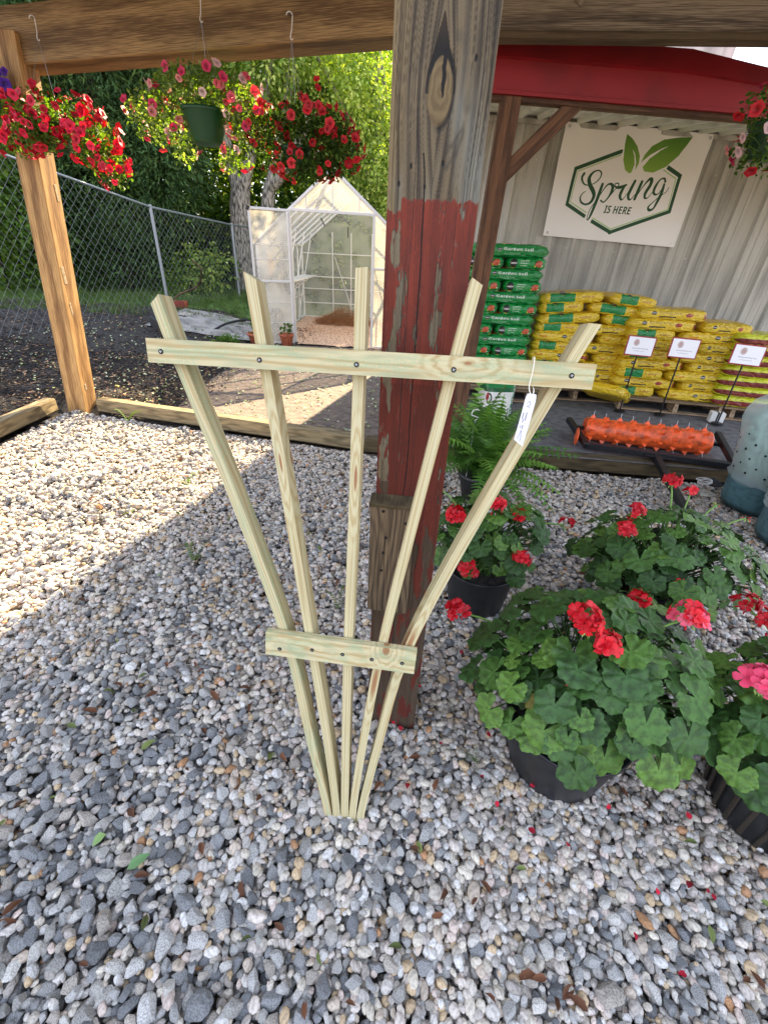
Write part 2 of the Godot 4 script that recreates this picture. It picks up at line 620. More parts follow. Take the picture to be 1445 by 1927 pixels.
func flat_sheet(pts: Array, y: float) -> ArrayMesh:
	var p := PackedVector2Array()
	for q in pts:
		p.append(q)
	var ix := Geometry2D.triangulate_polygon(p)
	var mb := MB.new()
	for q in p:
		mb.vert(Vector3(q.x, y, q.y), Vector3.UP, q)
	for i in range(0, ix.size(), 3):
		mb.tri(ix[i], ix[i + 1], ix[i + 2])
	return mb.mesh()

func ground() -> void:
	O = Vector3.ZERO
	var big := MB.new()
	big.poly([Vector3(-400, -0.16, -400), Vector3(400, -0.16, -400), Vector3(400, -0.16, 400), Vector3(-400, -0.16, 400)], Vector3.UP)
	struct("ground", big.mesh(), M.earth)
	var lump := noise(77, 0.8, 3)
	struct("lawn", sheet(-26, 6, -34, -9.6, 0.4, func(x, z): return bank(x, z) - 0.03 + 0.05 * lump.get_noise_2d(x, z) + 0.02 * maxf(0.0, -z - 12.0) - (0.3 if x > -2.4 and z > -12.6 else 0.0)), M.grass)
	struct("mulch_bed", sheet(-9.5, -1.55, -10.4, -3.9, 0.12, func(x, z):
		var e: float = smoothstep(0.0, 0.35, path_left(z) - x)
		var inside: float = smoothstep(-0.02, 0.1, -(z + 4.45 + (-(x + 3.0)) * -0.19 if x > -3.4 else 0.3 + z + 4.35))
		return lerpf(-0.06, bank(x, z) + 0.035 * lump.get_noise_2d(x * 2.0, z * 2.0) + 0.02, e * inside)), M.mulch)
	struct("mulch_side", sheet(-9.5, -3.46, -4.5, 1.5, 0.15, func(x, z): return bank(x, z) + 0.02 + 0.03 * lump.get_noise_2d(x * 2.0, z * 2.0)), M.mulch)
	var edge := []
	for i in 13:
		var z := -4.27 - i * 0.37
		edge.append(Vector2(path_left(z), z))
	edge.append(Vector2(-1.72, -8.8))
	edge.append_array([Vector2(0.42, -8.8), Vector2(0.42, -3.66), Vector2(-0.2, -3.72)])
	struct("asphalt_path", flat_sheet(edge, 0.012), M.path)
	struct("asphalt_yard", flat_sheet([Vector2(0.42, -3.6), Vector2(0.42, -6.9), Vector2(12, -6.9), Vector2(12, -2.9), Vector2(3.6, -3.28)], 0.085), M.asphalt)
	struct("gravel_base", flat_sheet([Vector2(-3.36, 1.2), Vector2(-3.36, -4.36), Vector2(-2.9, -4.36), Vector2(-0.2, -3.7), Vector2(3.6, -3.3), Vector2(5.5, -3.2), Vector2(5.5, 1.2)], -0.06), M.under)
	struct("slate_pad", sheet(-4.3, -2.35, -9.9, -8.1, 0.15, func(x, z): return bank(x, z) + 0.045 + 0.03 * lump.get_noise_2d(x * 1.5, z * 1.5)), mk(hex(150, 146, 142), 0.9, {"tex": M.speck, "tri": 0.8}))
	struct("greenhouse_floor", sheet(-2.25, 0.25, -12.5, -8.35, 0.1, func(x, z): return 0.035 + 0.03 * lump.get_noise_2d(x * 3.0, z * 3.0) - 0.0), mk(hex(222, 186, 158), 0.95, {"tex": mottled(52, 0.06, 0.45, 1.4, 256, 4, 0.9), "tri": 1.4}))
	# chips of bark and fallen leaves on the bank and the path
	var chip := MB.new()
	chip.box(Vector3(1, 0.16, 0.34), Vector3.ZERO, Basis.IDENTITY, 0.05)
	var xf := []
	var co := []
	for i in 26000:
		var x := rr(-8.5, -1.6)
		var z := rr(-10.2, -2.6) if rng.randf() < 0.4 else rr(-6.6, -3.6)
		if x > -3.55 and z > -4.5 - (x + 3.0) * -0.22 - 0.03:
			continue
		if x > path_left(z) + rr(-0.25, 0.35):
			continue
		var s := rr(0.018, 0.055)
		xf.append(Transform3D(Basis.from_euler(Vector3(rr(-0.4, 0.4), rr(0, TAU), rr(-0.4, 0.4))).scaled(Vector3.ONE * s), Vector3(x, bank(x, z) + 0.025 + rr(0, 0.015), z)))
		var g := rng.randf()
		co.append(hex(34, 29, 28) * rr(0.6, 1.5) if g < 0.8 else (hex(112, 82, 60) * rr(0.6, 1.2) if g < 0.93 else hex(172, 142, 116) * rr(0.6, 1.1)))
	var ml := thing("bark_mulch", "", "")
	tag(ml, "dark bark chips spread over the planting bank", "mulch", "", "stuff")
	many("chips", chip.mesh(), M.chip, xf, co, ml)
	var lf := leaf_mesh(1.0, 0.42, 0.15)
	xf = []
	co = []
	for i in 2300:
		var x := rr(-5.5, 0.4)
		var z := rr(-8.4, -3.95)
		if z > -4.5 - (x + 3.0) * -0.22 and x < -0.2:
			continue
		if x < -3.4 and rng.randf() < 0.4:
			continue
		var y := (bank(x, z) + 0.05) if x < path_left(z) else 0.02
		var s := rr(0.018, 0.045)
		xf.append(Transform3D(Basis.from_euler(Vector3(rr(-0.35, 0.35), rr(0, TAU), rr(-0.35, 0.35))).scaled(Vector3.ONE * s), Vector3(x, y + 0.004, z)))
		co.append((hex(186, 196, 158) if rng.randf() < 0.6 else hex(150, 160, 96)) * rr(0.7, 1.1))
	var fl := thing("leaf_litter", "", "")
	tag(fl, "pale fallen leaves scattered over the path and the mulch", "leaves", "", "stuff")
	many("litter", lf, M.chip, xf, co, fl)
	# grass blades by the fence
	var bl := MB.new()
	for k in 9:
		var a := rr(0, TAU)
		var p := Vector3(rr(-0.5, 0.5), 0, rr(-0.5, 0.5))
		var tip := p + Vector3(cos(a) * 0.5, rr(0.7, 1.2), sin(a) * 0.5)
		var sd := Vector3(-sin(a), 0, cos(a)) * 0.05
		bl.poly([p - sd, p + sd, tip], Vector3(cos(a), 0.3, sin(a)).normalized())
	xf = []
	co = []
	for i in 9000:
		var x := rr(-16, -2.3)
		var z := rr(-20, -9.0) if x < -4.6 else rr(-15, -9.2)
		var fx := fence_x(z)
		if x > fx + 0.2 and rng.randf() < 0.6:
			continue
		xf.append(Transform3D(Basis.from_euler(Vector3(0, rr(0, TAU), 0)).scaled(Vector3.ONE * rr(0.06, 0.16)), Vector3(x, bank(x, z) + 0.02 * maxf(0.0, -z - 12.0) - 0.01, z)))
		co.append(Color(0.09, 0.15, 0.03) * rr(0.6, 1.5))
	var gr := thing("long_grass", "", "")
	tag(gr, "rough green grass along and beyond the fence", "grass", "", "stuff")
	many("blades", bl.mesh(), M.blade, xf, co, gr)

func leaf_mesh(len_: float, wid: float, fold: float) -> ArrayMesh:
	var mb := MB.new()
	var a := mb.vert(Vector3(0, 0, 0), Vector3.UP)
	var l1 := mb.vert(Vector3(-wid * 0.8, fold * 0.8, len_ * 0.3), Vector3.UP)
	var l2 := mb.vert(Vector3(-wid * 0.7, fold * 0.5, len_ * 0.65), Vector3.UP)
	var m1 := mb.vert(Vector3(0, 0.0, len_ * 0.45), Vector3.UP)
	var r1 := mb.vert(Vector3(wid * 0.8, fold * 0.8, len_ * 0.3), Vector3.UP)
	var r2 := mb.vert(Vector3(wid * 0.7, fold * 0.5, len_ * 0.65), Vector3.UP)
	var t := mb.vert(Vector3(0, -fold, len_), Vector3.UP)
	mb.tri(a, l1, m1); mb.tri(l1, l2, m1); mb.tri(l2, t, m1)
	mb.tri(a, m1, r1); mb.tri(r1, m1, r2); mb.tri(r2, m1, t)
	mb.smooth()
	return mb.mesh()

func fence_x(z: float) -> float:
	return -5.55 + (-6.7 - z) * 0.2

# ---------- the metal building and its lean-to ----------
var BB := Basis(Vector3(0, 1, 0), deg_to_rad(-3.0)) * Basis(Vector3(0, 0, 1), deg_to_rad(-2.2))
const B0 := Vector3(0, 0, -6.75)

func ribbed(w: float, h: float, pitch: float, minor := true) -> ArrayMesh:
	# a sheet w wide and h tall, ribs upright, front towards +z
	var xs := [[0.0, 0.0]]
	var x := pitch * 0.5
	while x < w - 0.03:
		for e in [[-0.040, 0.0], [-0.018, 0.038], [0.018, 0.038], [0.040, 0.0]]:
			xs.append([x + e[0], e[1]])
		if minor:
			for k in [0.33, 0.66]:
				if x + pitch * k < w - 0.03:
					for e in [[-0.016, 0.0], [-0.008, 0.005], [0.008, 0.005], [0.016, 0.0]]:
						xs.append([x + pitch * k + e[0], e[1]])
		x += pitch
	xs.append([w, 0.0])
	var mb := MB.new()
	for i in xs.size() - 1:
		var a = xs[i]
		var b = xs[i + 1]
		var nn := Vector3(-(b[1] - a[1]), 0, b[0] - a[0]).normalized()
		mb.poly([Vector3(a[0], 0, a[1]), Vector3(b[0], 0, b[1]), Vector3(b[0], h, b[1]), Vector3(a[0], h, a[1])], nn)
	mb.poly([Vector3(0, 0, -0.004), Vector3(w, 0, -0.004), Vector3(w, h, -0.004), Vector3(0, h, -0.004)], Vector3(0, 0, -1))
	return mb.mesh()

func building() -> void:
	var t := thing("metal_building", "beige ribbed metal building behind the bags of soil", "building", B0)
	t.basis = BB
	O = Vector3.ZERO
	var m := ribbed(0.9, 3.35, 0.3)
	for i in 6:
		obj("wall_panel", m, M.siding, t, Transform3D(Basis.IDENTITY, Vector3(0.52 + i * 0.9, -0.1, 0.0 if i % 2 else 0.003)))
	var tr := MB.new()
	tr.box(Vector3(0.16, 3.4, 0.05), Vector3(0.46, 1.6, 0.02), Basis.IDENTITY, 0.006)
	obj("corner_trim", tr.mesh(), M.trim_white, t)
	# side, back and far walls and the sloping roof, closed
	var side := ribbed(2.4, 3.2, 0.3)
	obj("side_wall", side, M.siding, t, Transform3D(Basis(Vector3.UP, -PI / 2), Vector3(0.4, -0.1, -2.42)))
	var bk := MB.new()
	bk.poly([Vector3(0.4, -0.1, -2.44), Vector3(5.9, -0.1, -2.44), Vector3(5.9, 3.25, -2.44), Vector3(0.4, 3.25, -2.44)], Vector3(0, 0, -1))
	bk.poly([Vector3(5.92, -0.1, -0.02), Vector3(5.92, -0.1, -2.42), Vector3(5.92, 3.22, -2.42), Vector3(5.92, 3.22, -0.02)], Vector3(1, 0, 0))
	obj("back_wall", bk.mesh(), M.siding, t)
	var rf := MB.new()
	rf.box(Vector3(5.6, 0.05, 2.46), Vector3(3.15, 3.27, -1.225), Basis.IDENTITY, 0.01)
	obj("roof", rf.mesh(), M.red_metal, t)
	# the taller part at the back
	rf = MB.new()
	rf.box(Vector3(3.75, 2.48, 0.62), Vector3(2.275, 4.54, -2.13), Basis.IDENTITY, 0.01)
	obj("upper_block", rf.mesh(), M.siding, t)
	var sc := MB.new()
	sc.lathe([Vector2(0.0, 0.006), Vector2(0.006, 0.004), Vector2(0.008, 0.0)], 6, Transform3D(Basis(Vector3.RIGHT, PI / 2), Vector3.ZERO))
	var scm := sc.mesh()
	for i in 12:
		for y in [0.9, 1.75, 2.6]:
			obj("wall_screw", scm, M.trim_white, t, Transform3D(Basis.IDENTITY, Vector3(0.6 + i * 0.3, y, 0.004)))

func canopy() -> void:
	var t := thing("lean_to_canopy", "lean-to canopy with red metal fascia on a brown timber post", "canopy", B0)
	t.basis = BB
	O = Vector3.ZERO
	# post and brace
	obj("post", shape_box(Vector3(0.142, 2.5, 0.142)), M.brown_post, t, Transform3D(Basis.IDENTITY, Vector3(0.80, 1.30, 2.40)))
	var a := Vector3(0.84, 2.10, 2.40)
	var b := Vector3(1.28, 2.56, 2.40)
	obj("brace", shape_box(Vector3(0.11, 0.68, 0.09)), M.brown_post, t, Transform3D(along(a, b, Vector3.RIGHT), (a + b) * 0.5))
	obj("header", shape_box(Vector3(0.16, 6.2, 0.09)), M.brown_post, t, Transform3D(Basis(Vector3.UP, Vector3.RIGHT, Vector3.FORWARD), Vector3(3.35, 2.60, 2.42)))
	# fascia: an upright face with a lip, and a face leaning back above it
	var f := MB.new()
	var pr := [Vector2(2.47, 2.545), Vector2(2.505, 2.545), Vector2(2.505, 2.565), Vector2(2.49, 2.57), Vector2(2.49, 2.725), Vector2(2.51, 2.735), Vector2(2.45, 2.86), Vector2(2.40, 2.862)]
	for i in pr.size() - 1:
		var p: Vector2 = pr[i]
		var q: Vector2 = pr[i + 1]
		var nn := Vector3(0, -(q.x - p.x), q.y - p.y).normalized()
		var sag := func(v: Vector2, x: float) -> Vector3: return Vector3(x, v.y - maxf(0.0, v.y - 2.565) * 0.38 * clampf((x - 1.95) / 1.0, 0, 1.3), v.x)
		for xs in [[0.3, 1.95], [1.95, 3.25], [3.25, 6.4]]:
			f.poly([sag.call(p, xs[0]), sag.call(p, xs[1]), sag.call(q, xs[1]), sag.call(q, xs[0])], nn)
	obj("fascia", f.mesh(), M.red_metal, t)
	f = MB.new()
	f.box(Vector3(0.004, 0.3, 0.1), Vector3(0.298, 2.7, 2.45), Basis.IDENTITY, 0.001)
	obj("fascia_end", f.mesh(), M.red_metal, t)
	# the ribbed roof sheets seen from below
	var m := ribbed(0.9, 2.36, 0.225, false)
	var y := Vector3(0, -0.33, 2.46).normalized()
	var bs := Basis(Vector3.RIGHT, y, Vector3.RIGHT.cross(y))
	for i in 7:
		obj("roof_sheet", m, M.ceiling, t, Transform3D(Basis(-bs.x, bs.y, -bs.z) if false else bs, Vector3(0.2 + i * 0.9, 2.98 + (0.002 if i % 2 else 0.0), 0.05)))
	var sk := MB.new()
	sk.box(Vector3(6.3, 0.012, 2.45), Vector3(3.35, 2.86, 1.22), Basis(Vector3.RIGHT, Vector3.RIGHT.cross(y) * -1.0, y), 0.002)
	obj("roof_deck", sk.mesh(), M.red_metal, t)
	sk = MB.new()
	sk.box(Vector3(6.3, 0.05, 0.03), Vector3(3.6, 2.93, 0.055), Basis.IDENTITY, 0.004)
	obj("wall_angle", sk.mesh(), M.siding, t)

func shape_box(size: Vector3, bev := 0.004) -> ArrayMesh:
	var key := "b %.3f %.3f %.3f %.3f" % [size.x, size.y, size.z, bev]
	if not shared.has(key):
		var mb := MB.new()
		mb.box(size, Vector3.ZERO, Basis.IDENTITY, bev)
		shared[key] = mb.mesh()
	return shared[key]

func banner() -> void:
	var W := 1200
	var H := 764
	var k := W / 1.68
	var img := Image.create(W, H, false, Image.FORMAT_RGB8)
	img.fill(srgb(247, 245, 245))
	var dark := srgb(24, 78, 44)
	var lite := srgb(176, 208, 150)
	for d in [[0.711, 0.218, 0.226, 0.400, 0.217, 0.739, 0.480, 0.840], [0.578, 0.879, 0.840, 0.976, 1.482, 0.723, 1.463, 0.386, 1.291, 0.318]]:
		line(img, d, k, 25, dark)
	for d in [[0.712, 0.249, 0.258, 0.422, 0.250, 0.714, 0.487, 0.801], [0.583, 0.848, 0.835, 0.944, 1.453, 0.706, 1.427, 0.412, 1.253, 0.344]]:
		line(img, d, k, 8, lite)
	var mask := Image.create(W, H, false, Image.FORMAT_RGB8)
	for d in [[0.714, 0.069, 0.721, 0.156, 0.755, 0.292, 0.805, 0.376, 0.865, 0.405, 0.890, 0.392, 0.899, 0.324, 0.869, 0.250, 0.822, 0.190, 0.870, 0.229, 0.911, 0.301, 0.928, 0.372, 0.945, 0.310, 0.932, 0.245, 0.871, 0.165, 0.790, 0.104], [1.456, 0.042, 1.322, 0.053, 1.153, 0.086, 1.036, 0.152, 0.984, 0.231, 0.970, 0.297, 1.047, 0.226, 1.153, 0.164, 1.239, 0.128, 1.147, 0.186, 1.057, 0.257, 1.004, 0.338, 1.038, 0.375, 1.141, 0.378, 1.265, 0.318, 1.369, 0.211, 1.428, 0.111]]:
		var p := PackedVector2Array()
		for i in range(0, d.size(), 2):
			p.append(Vector2(d[i], d[i + 1]) * k)
		fill_poly(mask, p, Color.WHITE)
	for y in range(20, 300):
		for x in range(480, 1060):
			if mask.get_pixel(x, y).r > 0.5:
				img.set_pixel(x, y, srgb(84, 132, 40).lerp(srgb(140, 182, 70), clampf((y - 40) / 230.0, 0, 1)))
	var pen := 0.82
	for d in [
		[0.343, 0.438, 24, 0.329, 0.479, 22, 0.367, 0.529, 14, 0.427, 0.540, 8, 0.494, 0.518, 8, 0.540, 0.471, 12, 0.543, 0.423, 14, 0.502, 0.401, 10, 0.446, 0.422, 18, 0.418, 0.476, 32, 0.446, 0.535, 36, 0.500, 0.588, 36, 0.527, 0.636, 32, 0.510, 0.697, 24, 0.452, 0.723, 16, 0.390, 0.706, 18, 0.365, 0.666, 16, 0.382, 0.622, 10, 0.417, 0.599, 5],
		[0.591, 0.523, 26, 0.584, 0.589, 30, 0.572, 0.691, 30, 0.555, 0.797, 26, 0.533, 0.866, 14, 0.513, 0.854, 7, 0.525, 0.764, 7, 0.580, 0.657, 7, 0.635, 0.544, 12, 0.680, 0.514, 18, 0.718, 0.533, 28, 0.723, 0.578, 28, 0.702, 0.638, 16, 0.662, 0.688, 12, 0.621, 0.675, 14],
		[0.688, 0.665, 6, 0.748, 0.576, 7, 0.784, 0.516, 9, 0.759, 0.503, 10, 0.737, 0.515, 9, 0.754, 0.538, 14, 0.801, 0.540, 26, 0.853, 0.522, 22, 0.875, 0.510, 14],
		[0.862, 0.518, 14, 0.840, 0.569, 28, 0.836, 0.619, 28, 0.864, 0.651, 16, 0.890, 0.632, 7, 0.937, 0.544, 6],
		[0.964, 0.469, 24, 0.945, 0.535, 30, 0.932, 0.603, 28, 0.954, 0.642, 18, 0.985, 0.632, 8, 1.034, 0.553, 6],
		[1.047, 0.470, 26, 1.034, 0.553, 30, 1.022, 0.633, 26],
		[1.026, 0.629, 7, 1.074, 0.517, 9, 1.123, 0.444, 22, 1.153, 0.444, 32, 1.155, 0.494, 30, 1.128, 0.570, 28, 1.140, 0.615, 18, 1.177, 0.606, 7, 1.212, 0.539, 6],
		[1.319, 0.448, 20, 1.297, 0.420, 16, 1.253, 0.436, 12, 1.223, 0.497, 24, 1.220, 0.554, 24, 1.250, 0.575, 16, 1.286, 0.557, 8, 1.322, 0.485, 8],
		[1.316, 0.473, 20, 1.316, 0.555, 30, 1.299, 0.641, 26, 1.276, 0.710, 18, 1.233, 0.725, 24, 1.213, 0.699, 18, 1.238, 0.663, 10, 1.308, 0.589, 7, 1.364, 0.543, 7, 1.383, 0.496, 5]]:
		stroke(img, d, k, pen, dark)
	letter(img, "IS HERE", 0.693 * k, 0.792 * k, 0.072 * k, dark, true, 0.12, -0.015, 0.9)
	var t := thing("spring_banner", "white banner reading Spring IS HERE with two green leaves", "banner", B0)
	t.basis = BB
	O = Vector3.ZERO
	# cloth with soft sags, hung a little off the wall
	var mb := MB.new()
	var wr := noise(61, 1.6, 2)
	for j in 25:
		for i in 37:
			var u := i / 36.0
			var v := j / 24.0
			var z := 0.07 + 0.012 * wr.get_noise_2d(u * 1.4, v * 1.0) + 0.022 * sin(u * 9.0 + v * 2.0) * v * (1.0 - 0.5 * u) * 0.7 + 0.05 * pow(u, 14.0) * v + 0.014 * sin((u * 0.8 + v) * 16.0) * exp(-(u * u + v * v) * 9.0) + 0.012 * sin((1.0 - u + v * 1.2) * 15.0) * exp(-((1.0 - u) * (1.0 - u) + v * v) * 8.0) - 0.014 * exp(-pow((u - 0.1 - v * 0.3) * 14.0, 2))
			var x := 1.745 + u * 1.63 + 0.035 * (v - 0.5) * (0.5 - u)
			mb.vert(Vector3(x, 2.945 - v * 1.09 + 0.012 * sin(u * PI) * (1.0 - v), z), Vector3.BACK, Vector2(u, v))
	for j in 24:
		for i in 36:
			var a := j * 37 + i
			mb.quad(a, a + 1, a + 38, a + 37)
	mb.smooth()
	obj("cloth", mb.mesh(), mk(Color(1, 1, 1), 0.6, {"tex": tex(img)}), t)
	var g := MB.new()
	g.lathe([Vector2(0.006, 0.0), Vector2(0.012, 0.003), Vector2(0.014, 0.0)], 10, Transform3D(Basis(Vector3.RIGHT, PI / 2), Vector3.ZERO))
	var gm := g.mesh()
	for p in [Vector2(1.78, 2.91), Vector2(3.35, 2.91), Vector2(1.80, 1.89), Vector2(3.33, 1.89)]:
		obj("grommet", gm, M.steel, t, Transform3D(Basis.IDENTITY, Vector3(p.x, p.y, 0.09)))

# ---------- the timber pergola ----------
func post_front() -> Array:
	# weathered grain that flows round one big knot, red paint flaking below it; x across 0.17 m, y up 2.3 m
	var W := 256
	var H := 1400
	var n1 := noise(71, 1.0, 3)
	var n2 := noise(72, 1.0, 2)
	var n3 := noise(73, 1.0, 4)
	var hgt := PackedByteArray()
	hgt.resize(W * H)
	var img := paint(W, H, func(px, py):
		var u: float = (float(px) / W - 0.5) * 0.17       # metres from the middle
		var y: float = 2.3 - 2.3 * py / H                  # metres above the ground
		var g: float
		# ---- grain: long lines pushed aside by the knot
		var dx: float = u + 0.002
		var dy: float = y - 1.745
		var e: float = sqrt(dx * dx / (0.022 * 0.022) + dy * dy / (0.048 * 0.048))
		var push: float = 0.034 * exp(-dy * dy / (0.115 * 0.115)) * signf(dx) * exp(-absf(dx) / 0.035)
		var s: float = u - push + 0.010 * n1.get_noise_2d(u * 9.0, y * 1.3) 
		var ring: float = 0.5 + 0.5 * sin(s * 260.0 + 4.5 * n1.get_noise_2d(u * 4.0 + 3.0, y * 0.9))
		ring = pow(ring, 2.4)
		var fine: float = n2.get_noise_2d(s * 900.0, y * 4.0)
		var blot: float = n3.get_noise_2d(u * 26.0, y * 5.0)
		g = ring * 0.62 + fine * 0.45 + blot * 0.4 + 0.3 * maxf(0.0, n2.get_noise_2d(s * 300.0, y * 1.2))
		var c: Color = srgb(108, 94, 72).lerp(srgb(44, 37, 30), clampf(g, 0, 1))
		c = c.lerp(srgb(122, 124, 118), clampf(n3.get_noise_2d(u * 14.0 + 5.0, y * 2.0) * 1.1 + 0.3 * smoothstep(-0.03, 0.03, u) * smoothstep(1.80, 1.68, y) - 0.08, 0, 0.65))
		c = c.lerp(srgb(140, 118, 76), clampf((-u - 0.05) * 14.0 + blot * 0.3, 0, 0.55))
		var z: float = 0.62 - ring * 0.12 + fine * 0.08
		var slit: float = n2.get_noise_2d(s * 420.0 + 9.0, y * 0.9)
		if slit > 0.40:
			c = c.lerp(srgb(40, 34, 29), clampf((slit - 0.40) * 5.0, 0, 0.8))
			z -= 0.3
		# crescents beside the knot
		var cr: float = absf(sqrt(pow((dx) / 0.05, 2) + pow((dy + 0.01) / 0.085, 2)) - 1.0)
		cr += 0.25 * n1.get_noise_2d(u * 22.0, y * 9.0)
		if cr < 0.12 and absf(dx) > 0.014:
			c = c.lerp(srgb(60, 54, 46), 0.6 * clampf(1.0 - absf(cr) / 0.12, 0, 1) * clampf(0.5 + 1.6 * n3.get_noise_2d(u * 9.0 + 2.0, y * 6.0) + 0.3 * signf(dx), 0, 1))
		# ---- the knot and the split above it
		if e < 1.0:
			var kr: float = 0.5 + 0.5 * sin(e * 15.0 + 3.0 * n1.get_noise_2d(u * 40.0, y * 30.0))
			c = srgb(118, 100, 70).lerp(srgb(80, 64, 42), kr * 0.5 + 0.25 * absf(blot))
			z = 0.75 - 0.2 * e
		var rim: float = absf(e - 1.04)
		if rim < 0.17:
			var w: float = (1.0 - rim / 0.17) * (0.9 if dy > -0.005 else 0.35 + 0.3 * signf(dx))
			c = c.lerp(srgb(18, 14, 12), clampf(w * 1.15, 0, 1))
			z -= 0.4 * w
		var tipw: float = 0.021 * (1.0 - (dy - 0.02) / 0.075)
		if dy > 0.02 and dy < 0.095 and absf(dx + 0.002) < tipw and e > 0.9:
			c = srgb(20, 15, 12).lerp(srgb(66, 48, 34), clampf((dy - 0.05) / 0.05, 0, 1))
			z = 0.1
		if absf(dx - 0.004 - 0.0015 * n1.get_noise_1d(y * 60.0)) < 0.0028 * clampf(dy / 0.02 + 0.7, 0, 1) and dy > -0.01 and dy < 0.05:
			c = srgb(16, 13, 12)
			z = 0.0
		# ---- red paint below 1.595 m, worn away in streaks
		var top: float = 1.592 + 0.007 * n1.get_noise_1d(u * 70.0) + 0.004 * n1.get_noise_1d(u * 400.0) - (0.02 if u < -0.058 else 0.0)
		var red: bool = y < top
		if red:
			var depth: float = top - y
			var wear: float = n3.get_noise_2d(u * 30.0 + 11.0, y * 6.5) + 0.22 * n2.get_noise_2d(u * 160.0, y * 26.0)
			wear += 0.55 * exp(-pow((u + 0.062) / 0.010, 2)) + 0.30 * exp(-pow((u - 0.028) / 0.022, 2)) * exp(-pow((depth - 0.20) / 0.09, 2)) + 0.35 * exp(-pow((u + 0.022) / 0.016, 2)) * exp(-pow((depth - 0.27) / 0.1, 2))
			wear += 0.25 * exp(-pow((u + 0.077) / 0.006, 2))
			if y < 0.9:
				wear += smoothstep(0.92, 0.80, y) * 0.62 - 0.30 * exp(-pow((y - 0.73) / 0.02, 2)) * smoothstep(0.02, 0.05, u) - 0.35 * exp(-pow((y - 0.1) / 0.09, 2)) * smoothstep(0.0, -0.05, u) - 0.2 * exp(-pow((y - 0.52) / 0.05, 2))
			if wear < 0.47:
				c = c
				var old: float = clampf(0.5 + 0.5 * n1.get_noise_2d(u * 12.0, y * 2.2), 0, 1)
				c = srgb(132, 52, 34).lerp(srgb(90, 33, 21), old * 0.7 + ring * 0.2)
				if y < 1.25:
					c = c.lerp(srgb(92, 32, 18), 0.6)
				c = c.lerp(srgb(58, 24, 20), clampf(fine * 0.5 + blot * 0.5 + 0.12, 0, 0.55))
				if slit > 0.44:
					c = c.lerp(srgb(44, 20, 18), 0.7)
				if wear > 0.42:
					c = c.lerp(srgb(150, 82, 70), 0.45)
				z = maxf(z, 0.78)
			else:
				c = c.lerp(srgb(112, 100, 80), 0.4)
				if wear < 0.52:
					c = c.lerp(srgb(40, 30, 26), 0.5)
				if y < 1.0:
					c = c.lerp(srgb(66, 48, 35), 0.7)
		# ---- drying cracks and nail holes
		var ck: float = absf(u + 0.014 + 0.006 * n1.get_noise_1d(y * 3.0) + (0.012 * smoothstep(1.60, 1.70, y)))
		if ck < 0.0009 and (y < 1.66 or y > 1.86):
			c = srgb(20, 16, 15)
			z = 0.0
		var c2: float = absf(u + 0.036 + 0.004 * n1.get_noise_1d(y * 2.0 + 9.0))
		if c2 < 0.0006:
			c = c.lerp(srgb(30, 24, 22), 0.7)
		for q in [Vector2(-0.044, 1.642), Vector2(0.013, 1.647), Vector2(-0.065, 1.615), Vector2(-0.017, 1.612), Vector2(0.052, 1.785)]:
			if pow((u - q.x) / 0.0022, 2) + pow((y - q.y) / 0.0042, 2) < 1.0:
				c = srgb(18, 14, 14)
				z = 0.0
		hgt[py * W + px] = int(clampf(z, 0, 1) * 255.0)
		return c)
	return [tex(img), tex(Image.create_from_data(W, H, false, Image.FORMAT_L8, hgt))]

